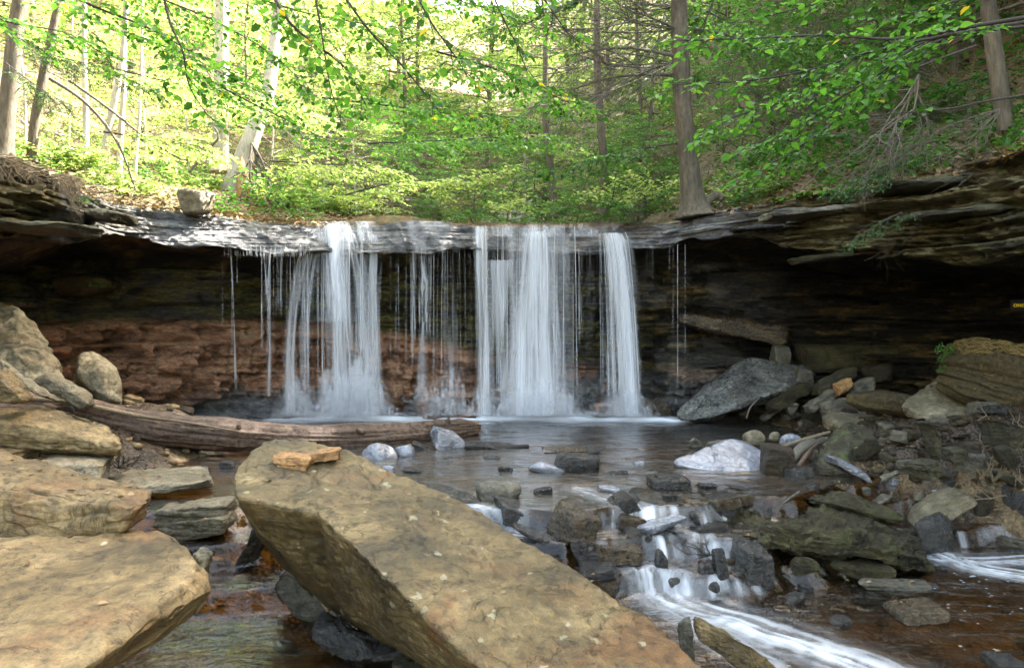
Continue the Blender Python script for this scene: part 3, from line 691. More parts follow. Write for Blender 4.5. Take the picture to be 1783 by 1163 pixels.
# ---- falls
def fall_mat():
    m, nt, N, L, out = new_mat('falling_water')
    at = N.new('ShaderNodeAttribute'); at.attribute_name = 'alpha'
    b = nd(N, 'ShaderNodeBsdfDiffuse'); b.inputs[0].default_value = (.86, .89, .95, 1)
    t = N.new('ShaderNodeBsdfTranslucent'); t.inputs[0].default_value = (.86, .89, .95, 1)
    a = nd(N, 'ShaderNodeMixShader', i_0=.45); L.new(b.outputs[0], a.inputs[1]); L.new(t.outputs[0], a.inputs[2])
    tr = N.new('ShaderNodeBsdfTransparent'); mx = N.new('ShaderNodeMixShader')
    L.new(at.outputs['Fac'], mx.inputs[0]); L.new(tr.outputs[0], mx.inputs[1]); L.new(a.outputs[0], mx.inputs[2]); L.new(mx.outputs[0], out.inputs[0])
    return m
M['fall'] = fall_mat()
def sheet(top, bot, nlay, dens, seed, fwd=.35, nu=70, nv=90, ztop=None, bulge=0, curve=.0, fscale=1.):
    """curtain of falling water. top/bot: (left px, right px, py, distance)"""
    Vs, Al, Fs = [], [], []; off = 0
    rnd = random.Random(seed)
    for k in range(nlay):
        a = P(top[0], top[2], top[3]); b = P(top[1], top[2], top[3]); c = P(bot[0], bot[2], bot[3]); d = P(bot[1], bot[2], bot[3])
        u = np.linspace(0, 1, nu)[:, None]; v = np.linspace(0, 1, nv)[None]
        jit = rnd.uniform(-.04, .04)
        x0 = a[0] + (b[0] - a[0]) * u; x1 = c[0] + (d[0] - c[0]) * u
        tx = np.clip(v, 0, 1) ** .5 if curve else v
        X = x0 + (x1 - x0) * (v ** (.55)) + jit + curve * np.sin(v * math.pi) * .1
        Z = a[2] + (c[2] - a[2]) * v + .0 * u
        lipz = .06 * np.exp(-(v / .03) ** 2)
        Y = a[1] + .12 + (c[1] - a[1] - .12) * np.sqrt(v) + jit + k * .03 - bulge * np.sin(u * math.pi) * np.sqrt(v)
        wd = abs(d[0] - c[0]) + .05
        q = np.stack([(u + 0 * v) * wd * 9 * fscale + k * 9 + .55 * fbm(np.stack([u * wd * 3 + 0 * v, v * 2.2 + 0 * u, u * 0 + v * 0 + seed + k], -1), 1, 3, seed), v * .9 + 0 * u, u * 0 + v * 0 + seed], -1)
        n = fbm(q, 1, 4, seed + k * 3); fine = fbm(q * np.array([3.5, 1.6, 1]), 1, 3, seed + 50 + k)
        edge = np.clip(np.minimum(u, 1 - u) * 3.6 + .35 * fine, 0, 1) ** 1.3
        al = dens * np.clip(.34 + 1.35 * n + .55 * fine, 0, 1) * edge * (sstep(0, .03, v) * .3 + .7)
        al = al * (1 - .15 * sstep(.75, 1, v))
        Y = Y - .05 * n; X = X + .012 * fine
        Vs.append(np.stack([X, Y + 0 * X, Z + 0 * X], -1).reshape(-1, 3)); Al.append(al.reshape(-1)); Fs.append(grid_faces(nu, nv) + off); off += nu * nv
    return Vs, Al, Fs
def ribbons(lines, seed, nv=26):
    """thin threads: (px top, py top, Y top, px bottom, py bottom, Y bottom, width m, alpha)"""
    Vs, Al, Fs = [], [], []; off = 0
    for k, (x0, y0, Y0, x1, y1, Y1, w, al) in enumerate(lines):
        a = P(x0, y0, Y0); c = P(x1, y1, Y1); v = np.linspace(0, 1, nv)
        X = a[0] + (c[0] - a[0]) * v ** .6; Yy = a[1] + (c[1] - a[1]) * np.sqrt(v); Z = a[2] + (c[2] - a[2]) * v
        ww = w * (.55 + .45 * v) * (1 + .3 * np.sin(v * 9 + k))
        Vs.append(np.stack([np.stack([X - ww / 2, X + ww / 2], 1), np.stack([Yy, Yy], 1), np.stack([Z, Z], 1)], -1).reshape(-1, 3))
        aa = al * (.65 + .5 * fbm(np.stack([v * 5, v * 0 + k * 3.3, v * 0], -1), 1, 2, seed)) * sstep(1.02, .8, v)
        Al.append(np.repeat(np.clip(aa, 0, 1), 2)); i = np.arange(nv - 1) * 2
        Fs.append(np.stack([i, i + 1, i + 3, i + 2], 1) + off); off += nv * 2
    return Vs, Al, Fs
def splash(px, py, Y, wpx, hpx, n, seed, al=.22):
    """thrown spray: many short curved threads springing from the foot of a fall"""
    rnd = random.Random(seed); Vs, Al, Fs = [], [], []; off = 0; nv = 9
    for k in range(n):
        cx = px + rnd.gauss(0, wpx * .5); c = P(cx, py, Y + rnd.uniform(-.25, .15)); c[2] = max(-.03, c[2])
        H = hpx / F * Y * (1.3 * rnd.random() ** 2.2) * math.exp(-((cx - px) / wpx) ** 2 * 1.5) + .02; R_ = rnd.gauss(0, .8) * wpx / F * Y * .45 * rnd.random(); fy = rnd.uniform(-.3, .1)
        v = np.linspace(0, 1, nv); X = c[0] + R_ * v; Yy = c[1] + fy * v; Z = c[2] + H * 4 * v * (1 - v * .95) * .9
        w = rnd.uniform(.012, .05)
        tx, tz = np.gradient(X), np.gradient(Z); ln = np.hypot(tx, tz) + 1e-9; ox, oz = -tz / ln * w / 2, tx / ln * w / 2
        Vs.append(np.stack([np.stack([X - ox, X + ox], 1), np.stack([Yy, Yy], 1), np.stack([Z - oz, Z + oz], 1)], -1).reshape(-1, 3))
        Al.append(np.repeat(al * np.sin(np.clip(v * math.pi, .12, 3.0)), 2)); i = np.arange(nv - 1) * 2
        Fs.append(np.stack([i, i + 1, i + 3, i + 2], 1) + off); off += nv * 2
    return Vs, Al, Fs
def water_thing(name, label, parts, cat='waterfall', group=None, mat='fall'):
    V, A, Fs, off = [], [], [], 0
    for Vs, Al, Ff in parts:
        o2 = 0
        for v, a, f in zip(Vs, Al, Ff):
            V.append(v); A.append(a)
            Fs.append(f + off)
        off += sum(len(v) for v in Vs)
    V = np.concatenate(V); Fs = np.concatenate(Fs)
    o = mesh_obj(name, V, Fs, M[mat], origin=(V[:, 0].mean(), V[:, 1].mean(), V[:, 2].min())); set_attr(o, 'alpha', np.clip(np.concatenate(A), 0, 1))
    used_labels.add(label); return tag(o, label, cat, group)
def rl(seed, n, xr, y0, Y0, y1, Y1, w, al, spread=0, xbot=None):
    rnd = random.Random(seed); L_ = []
    for k in range(n):
        t = rnd.random(); x = xr[0] + (xr[1] - xr[0]) * t; xb = x + rnd.uniform(-spread, spread) if xbot is None else xbot[0] + (xbot[1] - xbot[0]) * t + rnd.uniform(-spread, spread)
        L_.append((x, y0 + rnd.uniform(-4, 6), Y0 + rnd.uniform(-.06, .06), xb, y1 + rnd.uniform(-30, 8) if al < .5 else y1, Y1 + rnd.uniform(-.1, .1), w * rnd.uniform(.5, 1.5), al * rnd.uniform(.5, 1.3)))
    return L_
YL = 12.95
water_thing('waterfall', 'wide white waterfall on the left pouring in two bright streams onto a splashing mound', [
    sheet((538, 562, 398, YL), (492, 545, 722, 12.5), 3, .5, 1, curve=-.9), sheet((590, 606, 392, YL), (622, 668, 716, 12.55), 2, .34, 25, curve=.6),
    sheet((552, 600, 388, YL), (572, 612, 700, 12.5), 4, .72, 2),
    sheet((545, 605, 388, YL + .05), (540, 625, 560, 12.7), 2, .45, 3),
    sheet((626, 662, 408, YL + .1), (636, 668, 690, 12.75), 3, .42, 4),
    sheet((600, 640, 420, YL + .15), (606, 645, 640, 12.9), 2, .30, 5),
    ribbons(rl(11, 30, (525, 668), 400, YL, 700, 12.6, .015, .5, 6), 1),
    splash(622, 724, 12.55, 62, 88, 520, 31, .16), splash(575, 724, 12.5, 40, 70, 260, 32, .14), splash(520, 724, 12.5, 26, 60, 160, 33, .11)])
water_thing('waterfall', 'broad central waterfall, a veil of threads between two brighter white streams', [
    sheet((824, 848, 392, YL + .1), (828, 852, 722, 12.7), 4, .66, 6),
    sheet((912, 962, 402, YL + .05), (876, 992, 722, 12.45), 4, .58, 7, bulge=.08),
    sheet((850, 1000, 392, YL + .2), (850, 1000, 716, 12.85), 3, .24, 8),
    sheet((842, 900, 452, YL), (846, 892, 715, 12.7), 2, .42, 9),
    sheet((968, 1000, 405, YL + .1), (975, 1000, 712, 12.8), 2, .35, 19),
    ribbons(rl(12, 40, (815, 1003), 395, YL + .1, 715, 12.75, .014, .55, 5), 2),
    splash(935, 724, 12.55, 75, 55, 480, 34, .14), splash(840, 724, 12.6, 30, 45, 120, 35, .12), splash(985, 724, 12.6, 45, 40, 150, 45, .1)])
water_thing('waterfall', 'narrow white waterfall on the right leaping clear of the dark ledge', [
    sheet((1048, 1088, 404, YL), (1066, 1120, 724, 12.45), 4, .6, 10, bulge=.1),
    sheet((1040, 1096, 410, YL + .1), (1046, 1128, 720, 12.6), 2, .3, 14),
    ribbons(rl(13, 20, (1042, 1098), 408, YL, 720, 12.5, .013, .5, 6, (1048, 1126)), 3),
    splash(1095, 724, 12.4, 45, 40, 190, 36, .12)])
water_thing('water_trickle', 'thin crossing trickle between the left and central falls hitting a sloping rock', [
    sheet((722, 748, 440, 12.75), (733, 740, 560, 12.6), 2, .5, 15, nu=24), sheet((733, 740, 558, 12.6), (722, 748, 690, 12.55), 2, .3, 16, nu=24),
    ribbons(rl(14, 16, (716, 752), 432, 12.8, 600, 12.65, .012, .5, 8), 4), splash(740, 700, 12.6, 30, 45, 90, 37, .09)], 'water trickle')
water_thing('water_trickle', 'row of fine dripping threads just right of the left waterfall', [
    ribbons(rl(15, 11, (668, 722), 440, 13.0, 640, 12.95, .010, .42, 2), 5)], 'water trickle')
water_thing('water_trickle', 'loose threads of water falling just left of the central waterfall', [
    sheet((768, 790, 440, 12.9), (780, 800, 690, 12.75), 1, .28, 17, nu=30),
    ribbons(rl(16, 18, (755, 822), 435, 12.95, 690, 12.8, .011, .4, 4), 6), splash(785, 722, 12.55, 45, 70, 170, 38, .12)], 'water trickle')
water_thing('water_trickle', 'thin doubled trickle left of the wide waterfall ending in a pale cone', [
    sheet((462, 466, 440, 12.35), (458, 472, 690, 12.3), 2, .42, 18, nu=16),
    ribbons([(457, 432, 12.3, 465, 520, 12.3, .02, .6), (473, 432, 12.3, 465, 520, 12.3, .02, .6)] + rl(17, 7, (455, 478), 430, 12.3, 640, 12.3, .01, .35, 2), 7)], 'water trickle')
water_thing('water_trickle', 'leftmost bright trickle falling from the scalloped ledge in front of mossy rock', [
    ribbons([(400, 430, 12.1, 411, 690, 12.1, .028, .5), (403, 430, 12.1, 404, 640, 12.1, .012, .4), (387, 428, 12.1, 388, 600, 12.1, .008, .3), (412, 430, 12.1, 413, 500, 12.1, .008, .4)], 8)], 'water trickle')
water_thing('water_trickle', 'fine curtain of drips between the doubled trickle and the wide waterfall', [
    ribbons(rl(18, 13, (478, 528), 432, 12.5, 560, 12.5, .009, .42, 3), 9)], 'water trickle')
water_thing('water_trickle', 'sparse long drips between the central and right falls', [
    ribbons(rl(19, 9, (1004, 1040), 430, 12.95, 620, 12.9, .010, .4, 2), 10)], 'water trickle')
water_thing('water_trickle', 'three faint long drips in front of the black hollow right of the falls', [
    ribbons([(1180, 425, 12.2, 1180, 690, 12.2, .012, .5), (1193, 425, 12.15, 1193, 640, 12.15, .009, .4), (1172, 430, 12.2, 1172, 600, 12.2, .008, .3)] + rl(20, 5, (1120, 1200), 425, 12.4, 500, 12.4, .007, .3, 1), 11)], 'water trickle')
# short drips fringe the ledge
water_thing('dripping_fringe', 'fringe of short drips under the scalloped ledge left of the falls', [
    ribbons(rl(21, 90, (385, 540), 428, 12.15, 448, 12.15, .008, .5, 1), 12, 6)], 'drips')
water_thing('lip_sheet', 'white water sliding over the worn lip above the left waterfall', [
    sheet((500, 665, 384, 13.15), (520, 668, 420, 12.9), 2, .4, 22, nu=150, nv=20)], 'water')
water_thing('lip_sheet', 'white water sliding over the worn lip above the central waterfall', [
    sheet((808, 1100, 388, 13.35), (815, 1090, 412, 13.0), 2, .34, 23, nu=220, nv=20)], 'water')
water_thing('lip_sheet', 'thin glassy film of water over the bulging ledge between the left and central falls', [
    sheet((662, 808, 384, 12.98), (690, 800, 440, 12.55), 1, .25, 24, nu=150, nv=20)], 'water')

# ---- mist standing at the foot of the falls
def mist():
    m, nt, N, L, out = new_mat('falls_mist'); v = N.new('ShaderNodeVolumePrincipled'); v.inputs['Color'].default_value = (.95, .97, 1, 1); v.inputs['Density'].default_value = .55; v.inputs['Anisotropy'].default_value = .2
    L.new(v.outputs[0], out.inputs['Volume']); S, Fc = ico(4); Vs, Fs = [], []
    for k, (px, w, h, Y, py) in enumerate([(600, 85, 62, 12.45, 722), (935, 95, 48, 12.4, 724), (1092, 55, 40, 12.3, 724), (760, 60, 42, 12.5, 724), (510, 40, 45, 12.4, 724)]):
        c = P(px, py, Y); d = 1 + .18 * fbm(S, 1.6, 3, 700 + k)[:, None]
        V = S * d * np.array([w / F * Y, .35, h / F * Y]) + c; V[:, 2] = np.maximum(V[:, 2], .03 + .002 * k)
        o = mesh_obj('mist', V, Fc, m); tag(o, 'thin white mist standing at the foot of the falls', 'mist', None, 'stuff')
mist()

def bubbles():
    r = random.Random(6); V, Fc = [], []
    for k in range(46):
        px, py = r.uniform(1600, 1800), r.uniform(1005, 1140)
        if k < 6: px, py = r.uniform(1615, 1720), r.uniform(1005, 1022)
        c = PZ(px, py, -.53); x, y = c[0], c[1]; z = float(water_z(np.array([x]), np.array([y]))[0]) + .022; rr = r.uniform(.003, .009) * (2 if k < 6 else 1); n0 = len(V)
        for j in range(8): a = j * math.pi / 4; V.append((x + rr * math.cos(a) * 1.5, y + rr * math.sin(a), z))
        V.append((x, y, z + rr * .5))
        for j in range(8): Fc.append((n0 + j, n0 + (j + 1) % 8, n0 + 8))
    m, nt, N, L, out = new_mat('foam_white'); b = nd(N, 'ShaderNodeBsdfPrincipled', i_Roughness=.5); b.inputs['Base Color'].default_value = (.28, .29, .29, 1); L.new(b.outputs[0], out.inputs[0])
    o = mesh_obj('foam_bubbles', V, Fc, m); tag(o, 'flecks of white foam drifting on the dark lower stream', 'foam', None, 'stuff')
bubbles()
def join(parts):
    V, Fq, off = [], [], 0
    for v, f in parts: V.append(v); Fq.append(f + off); off += len(v)
    return np.concatenate(V), np.concatenate(Fq)

# ================================================================== ROCKS, each a thing of its own
def pts3(*a): return [P(*q) for q in a]
def slabpts(top, thick, shift=(0, 0)):
    t = [P(*q) for q in top]; return t + [q + np.array([shift[0], shift[1], -thick]) for q in t]
# -- the giant slab in the middle foreground
def topY(px, py): return 2.151 / ((py - HY) / F - .1 * (px - CX) / F + .2)
gtop = [(px, py, topY(px, py)) for px, py in [(430, 785), (452, 770), (482, 763), (540, 766), (600, 786), (640, 799), (740, 848), (800, 868), (900, 938), (1000, 1000), (1150, 1088), (1260, 1195), (408, 812), (404, 838), (412, 864), (500, 868), (560, 893), (650, 985), (745, 1050), (820, 1120), (900, 1225)]]
def giant():
    ta = [q for q in gtop if q[0] <= 600]; tb = [q for q in gtop if q[0] >= 560] + [(552, 768, topY(552, 768)), (548, 884, topY(548, 884))]
    und = [(425, 900, 5.35), (475, 972, 5.5), (540, 1032, 5.6), (600, 1082, 5.35)]
    A = pts3(*ta, *und, (640, 960, 5.0), (650, 1060, 5.3)); B = pts3(*tb, (540, 1010, 5.5), (600, 1082, 5.35), (680, 1135, 5.1), (790, 1180, 4.8), (1000, 1250, 4.3), (1200, 1230, 4.1))
    cs = (np.array([-.6, 4.5, .2]), 1.5); kw = dict(cs=cs, p=70, amp=.022, cuts=0, terr_=.8, chip=.35, fine=.009, seed=3, freq=2.8)
    Va, Fa = rock_mesh([q - np.array([0, 0, .012]) for q in A], sub=6, **kw); Vb, Fb = rock_mesh(B, sub=7, **kw)
    V, Fc = join([(Va, Fa), (Vb, Fb)]); o = mesh_obj('leaning_slab', V, Fc, M['giant'], origin=(-.5, 4.5, -.4))
    tag(o, 'giant lichen-spotted brown slab leaning diagonally across the middle foreground', 'rock')
giant()
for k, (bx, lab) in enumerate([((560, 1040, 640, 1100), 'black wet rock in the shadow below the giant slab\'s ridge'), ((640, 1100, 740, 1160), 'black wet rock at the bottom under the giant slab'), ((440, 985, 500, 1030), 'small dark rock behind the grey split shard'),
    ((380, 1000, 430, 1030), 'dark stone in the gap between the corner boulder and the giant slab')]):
    brock('rock', lab, bx, -.56, 'wet', 'block', 1.2, 8 * k, 0, 500 + k, fixed=True)  # dark rocks added under the giant slab to deepen its shade
brock('flat_stone', 'thin rusty flat stone lying on top of the giant slab, lower of the two', (470, 783, 556, 821), .60, 'orange', 'slab', dep=.7, roll=-3, seed=12, bury=.02, cat='stone')
brock('flat_stone', 'bright orange-tan wedge of stone on the giant slab, upper of the two', (500, 774, 598, 806), .64, 'orange', 'slab', dep=.6, roll=8, seed=15, bury=.02, cat='stone')
# -- left foreground
rock('flat_boulder', 'broad smooth tan boulder filling the bottom left corner', 
    pts3((-420, 965, 4.75), (0, 958, 4.75), (170, 932, 4.85), (262, 914, 4.95), (316, 928, 4.8), (328, 955, 4.55), (345, 986, 4.3), (330, 1010, 4.15), (285, 1048, 3.9), (223, 1090, 3.65), (137, 1155, 3.35), (0, 1270, 2.9), (-420, 1270, 2.9),
         (378, 1004, 4.45), (369, 1031, 4.25), (292, 1093, 3.98), (206, 1146, 3.75), (120, 1210, 3.5), (318, 960, 4.9), (250, 940, 5.2), (0, 1000, 5.2), (360, 1050, 4.5), (280, 1120, 4.2), (180, 1180, 4.0), (-420, 1400, 3.2)), 'tan', sub=7, p=44, amp=.022, cuts=0, fine=.007, seed=5, freq=2.0, chip=.5)
rock('slab_boulder', 'thick tan slab stacked on the broad boulder at the left edge', 
    pts3((-380, 775, 6.2), (0, 783, 5.95), (130, 815, 5.6), (255, 845, 5.3), (277, 856, 5.15), (270, 872, 5.0), (235, 884, 4.82), (170, 868, 4.9), (60, 838, 5.15), (0, 828, 5.3), (-380, 790, 5.4),
         (262, 900, 5.05), (245, 915, 4.95), (200, 933, 4.85), (60, 945, 4.95), (0, 966, 4.98), (-380, 1000, 5.1), (240, 880, 5.5), (0, 880, 6.0)), 'tan', sub=7, p=40, cuts=4, amp=.035, fine=.009, seed=8, freq=2.4)
rock('slab_boulder', 'cracked tan slab with rounded top above the log\'s left half', 
    pts3((-220, 705, 7.5), (0, 711, 7.4), (60, 708, 7.45), (120, 712, 7.4), (165, 725, 7.3), (200, 745, 7.1), (213, 772, 6.95), (203, 790, 6.85), (120, 787, 6.75), (60, 772, 6.8), (0, 768, 6.8), (-220, 760, 6.8), (40, 735, 6.8), (130, 752, 6.78), (210, 800, 7.3), (0, 800, 7.3)), 'tan', sub=6, p=34, amp=.05, seed=9)
brock('flat_slab', 'thin pale grey layered slab just under the cracked tan slab', (55, 778, 212, 832), .28, 'buff', 'slab', 1.2, -4, 20, 21, cat='rock')
brock('flat_slab', 'long tan slab edge poking out at the left margin between stacked slabs', (-60, 768, 82, 806), .42, 'tan', 'slab', 1.0, -8, 0, 22)
brock('flat_slab', 'flat grey-tan slab lying at the water beside the giant slab\'s left end', (190, 806, 378, 862), .02, 'buff', 'slab', 1.0, -1, 25, 23, p=40)
brock('step_slab', 'upper of two long grey step-like slabs between the foreground boulders', (262, 860, 414, 910), -.05, 'buff', 'slab', .55, 7, -8, 24, p=44)
brock('step_slab', 'lower of two long grey step-like slabs between the foreground boulders', (272, 884, 420, 934), -.15, 'buff', 'slab', .4, 9, -8, 25, p=44)
brock('rock', 'rough pale edge stone protruding under the broad corner boulder', (318, 948, 378, 1016), .0, 'buff', 'block', .8, -30, 0, 26, amp=.1)
rock('leaning_slab', 'big grey-tan pyramid boulder at the left edge under the overhang', 
    pts3((-160, 540, 9.4), (0, 522, 9.3), (28, 532, 9.2), (62, 560, 9.1), (100, 610, 9.0), (112, 648, 8.9), (132, 690, 8.8), (60, 700, 8.5), (0, 700, 8.4), (20, 590, 8.7), (45, 640, 8.6), (-160, 700, 8.4), (100, 700, 9.6), (-100, 560, 10)), 'buff', sub=6, p=34, amp=.05, seed=31)
rock('boulder', 'pointed mossy-sided boulder standing against the red rock slope', 
    pts3((134, 610, 9.7), (150, 606, 9.8), (182, 616, 9.8), (208, 645, 9.6), (214, 680, 9.5), (216, 700, 9.4), (190, 702, 9.2), (160, 680, 9.15), (132, 650, 9.2), (170, 640, 9.2), (130, 640, 9.9), (200, 702, 9.9), (140, 690, 9.8)), 'buff', sub=5, p=36, amp=.05, seed=32)
brock('rock', 'brown angular wedge resting on the left boulders near the edge', (-30, 636, 66, 690), .95, 'tan', 'shard', .8, -25, 10, 33)
brock('slab', 'pale slanting shard below the pyramid boulder', (-10, 618, 120, 680), .95, 'buff', 'shard', .4, -28, 0, 34)
brock('slab', 'long thin grey shard sloping down to the log', (58, 645, 172, 702), .75, 'buff', 'slab', .4, -24, 0, 35)
brock('slab', 'narrow flat slab tucked behind the log at the left', (-20, 668, 140, 700), .72, 'buff', 'slab', .5, -6, 0, 36)
brock('flat_slab', 'low brown flat slab at the foot of the red rock slope', (205, 690, 330, 724), .02, 'tan', 'slab', 1.0, -2, 0, 37)
brock('rock', 'small dark pointed rock behind the low brown slab', (296, 684, 334, 722), .0, 'wetbrown', 'shard', .7, -25, 0, 38)
brock('stone', 'small upright reddish stub of stone in front of the log', (220, 756, 250, 810), .0, 'darkbrown', 'block', .7, 3, 10, 39, cat='stone')
brock('boulder', 'pitted brown rock leaning beneath the giant slab\'s left end', (392, 893, 486, 1010), -.45, 'darkbrown', 'block', .6, -38, 0, 40, amp=.08)
brock('rock', 'grey split shard wedged under the giant slab beside the small pool', (465, 972, 578, 1078), -.5, 'grey', 'shard', .5, -38, 0, 41, amp=.07, strata=.03)
brock('boulder', 'dark knobbly wet boulder below the giant slab', (530, 1055, 668, 1158), -.55, 'wet', 'block', .8, -20, 0, 42, amp=.09)
brock('slab', 'sunken pale slab at the bottom edge of the small pool', (420, 1142, 620, 1185), -.62, 'tan', 'slab', .8, 1, 0, 43)
brock('rock', 'small olive mossy stone at the bottom edge under the giant slab', (678, 1136, 800, 1182), -.6, 'mossblock', 'block', .8, -5, 0, 44)
brock('rock', 'small yellowish stone beside the dark knobbly boulder at the bottom', (588, 1120, 700, 1180), -.62, 'darkbrown', 'block', .8, 10, 0, 45)
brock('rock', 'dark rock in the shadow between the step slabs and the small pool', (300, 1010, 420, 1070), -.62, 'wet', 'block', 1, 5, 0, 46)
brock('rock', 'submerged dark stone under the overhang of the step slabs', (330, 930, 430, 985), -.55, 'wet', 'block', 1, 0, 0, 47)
# -- mid pool
W = 'wet rocks in the pool'
brock('rock', 'rounded pale grey rock just beyond the giant slab in front of the log', (626, 768, 702, 804), -.02, 'slick', 'round', .8, 0, 0, 51)
brock('rock', 'low grey rock touching the rounded pale one beside the log', (684, 770, 728, 798), -.02, 'slick', 'round', .8, -8, 0, 52)
brock('rock', 'upright angular rock with a shiny blue face at the end of the log', (746, 738, 818, 784), -.02, 'slick', 'block', .7, -22, 15, 53, p=44)
brock('rock', 'dark low rock between the rounded pale rock and the upright angular rock', (715, 765, 762, 786), -.02, 'wet', 'shard', .7, -15, 0, 54)
brock('slab', 'thin dark slab lying in the pool right of the upright angular rock', (806, 766, 912, 784), -.02, 'wet', 'slab', .5, -3, 0, 55)
brock('rock', 'tiny flat stone in the pool beside the giant slab\'s back edge', (660, 808, 694, 824), -.02, 'slick', 'round', .8, 0, 0, 56, sub=3)
brock('slab', 'long wet grey slab emerging behind the giant slab', (690, 833, 838, 876), -.02, 'wet', 'slab', .5, -8, 0, 57)
brock('boulder', 'smooth round grey boulder at the edge of the pool', (822, 830, 920, 872), -.02, 'grey', 'round', .8, 0, 0, 58, sub=5)
brock('rock', 'dark wet arched rock in front of the round grey boulder', (856, 858, 940, 912), -.2, 'wet', 'block', .8, -15, 20, 59)
brock('slab', 'wet golden-brown slab sloping down beside the cascade', (950, 866, 1052, 942), -.27, 'wetbrown', 'block', .9, -16, 25, 60, p=40)
brock('rock', 'flat dark stone in the trickle below the arched rock', (892, 905, 968, 944), -.26, 'wet', 'slab', .9, -14, 0, 61)
brock('rock', 'small layered glossy rock in the middle of the pool', (964, 784, 1048, 822), -.02, 'wet', 'block', .7, -6, 0, 62, strata=.03, thick=.05)
brock('slab', 'low smooth pale stone barely above the pool surface', (914, 802, 996, 826), -.02, 'slick', 'round', .7, -4, 0, 63)
brock('slab', 'flat thin dark rock behind the glossy layered rock', (938, 774, 1052, 792), -.02, 'wetbrown', 'slab', .6, 2, 0, 64)
brock('rock', 'small pointed dark rock right of the layered glossy rock', (1018, 776, 1056, 792), -.02, 'wet', 'shard', .6, 10, 0, 65, sub=3)
brock('stone', 'tiny dark stone alone in the left of the pool', (864, 812, 896, 822), -.01, 'wet', 'slab', .6, 0, 0, 66, sub=3, cat='stone')
brock('slab', 'glossy blue wedge slab at the head of the cascade', (1088, 880, 1200, 926), -.22, 'slick', 'block', .8, 10, 15, 67, p=40)
brock('rock', 'dark ledge with water trickling over its front', (1016, 930, 1126, 980), -.36, 'wetbrown', 'slab', .8, -4, 0, 68)
for k, (bx, lab) in enumerate([((988, 934, 1024, 974), 'small dark stone left of the trickling ledge'), ((1004, 955, 1042, 988), 'small wet stone with orange leaves below the trickling ledge'),
                               ((1030, 972, 1072, 1010), 'dark stone at the foot of the trickling ledge by the giant slab'), ((1136, 950, 1168, 990), 'black stone in the white cascade'),
                               ((1196, 886, 1222, 912), 'little dark stone right of the glossy blue wedge')]):
    brock('stone', lab, bx, -.35 if k < 4 else -.05, 'wet', 'round' if k == 3 else 'block', 1., k * 11, 0, 70 + k, cat='stone')
brock('slab', 'wet brown slab running along the giant slab\'s back edge near the cascade', (915, 942, 1052, 1030), -.4, 'wetbrown', 'slab', .45, -32, 0, 76)
brock('rock', 'dark streaked rock at the cascade beside the giant slab\'s lower half', (1096, 1056, 1190, 1130), -.58, 'wet', 'block', .7, -35, 0, 77)
brock('slab', 'low dark flat rock in the pool left of the big pale-blue rock', (1122, 822, 1208, 852), -.02, 'wet', 'slab', .8, -2, 0, 78)
brock('stone', 'small splinter rock standing in the water left of the big pale-blue rock', (1196, 760, 1226, 784), -.02, 'grey', 'shard', .5, -35, 0, 79, cat='stone')
# wet rocks at the foot of the falls
for k, (bx, z, lab) in enumerate([((560, 655, 668, 728), -.05, 'dark rounded mound the left waterfall breaks over'), ((690, 668, 832, 726), -.05, 'low wet lumpy rock between the left and central falls'),
     ((850, 682, 990, 726), -.05, 'drowned dark rock under the central waterfall'), ((1000, 652, 1062, 722), -.05, 'brown glistening rock between the central and right falls'), ((1100, 690, 1180, 726), -.05, 'low reddish wet rock right of the right waterfall')]):
    brock('boulder', lab, bx, z, 'wet' if k not in (3, 4) else 'wetbrown', 'round', .6, (-1) ** k * 6, 0, 400 + k, amp=.13, sub=6, fine=.03)
# -- right side of the pool
rock('boulder', 'big smooth pale-blue wet rock at the right of the pool', 
    pts3((1158, 802, 8.5), (1178, 793, 8.6), (1225, 774, 8.75), (1258, 760, 8.85), (1292, 757, 8.9), (1322, 764, 8.9), (1352, 782, 8.8), (1368, 812, 8.5), (1345, 832, 8.3), (1290, 831, 8.15), (1225, 824, 8.3), (1170, 812, 8.45), (1170, 822, 8.6), (1290, 840, 8.3), (1350, 840, 8.6), (1300, 806, 9.6), (1220, 812, 9.4)), 'slick', sub=6, p=12, cuts=5, amp=.06, terr_=.3, fine=.005, seed=81, freq=1.7)
brock('rock', 'squared pale block behind the big pale-blue rock', (1222, 762, 1306, 800), .0, 'grey', 'block', .8, 2, 10, 82, p=44)
brock('stone', 'round buff cobble sitting behind the big pale-blue rock', (1288, 744, 1338, 772), .12, 'buff', 'round', .9, 0, 0, 83, cat='stone')
brock('stone', 'flat grey cobble right of the round buff cobble', (1334, 748, 1360, 764), .1, 'buff', 'round', .8, 0, 0, 84, sub=3, cat='stone')
brock('stone', 'white-veined knobbly cobble left of the mossy block', (1352, 750, 1402, 778), .08, 'slick', 'round', .9, 0, 0, 85, amp=.12, cat='stone')
brock('rock', 'brown half-buried block between the big pale-blue rock and the mossy block', (1318, 766, 1388, 824), .0, 'darkbrown', 'block', .8, -15, 0, 86)
rock('boulder', 'square mossy-speckled block on the right bank', 
    pts3((1408, 806, 8.9), (1430, 770, 9.2), (1468, 729, 9.5), (1490, 730, 9.5), (1540, 745, 9.4), (1560, 765, 9.1), (1562, 818, 8.6), (1500, 822, 8.4), (1440, 820, 8.5), (1480, 760, 8.95), (1550, 780, 8.85), (1410, 815, 9.8), (1560, 820, 9.9)), 'mossblock', sub=6, p=44, amp=.045, seed=87)
brock('rock', 'smooth blue-grey rock leaning in front of the mossy-speckled block', (1424, 784, 1528, 838), .0, 'slick', 'block', .7, -18, 0, 88, p=14)
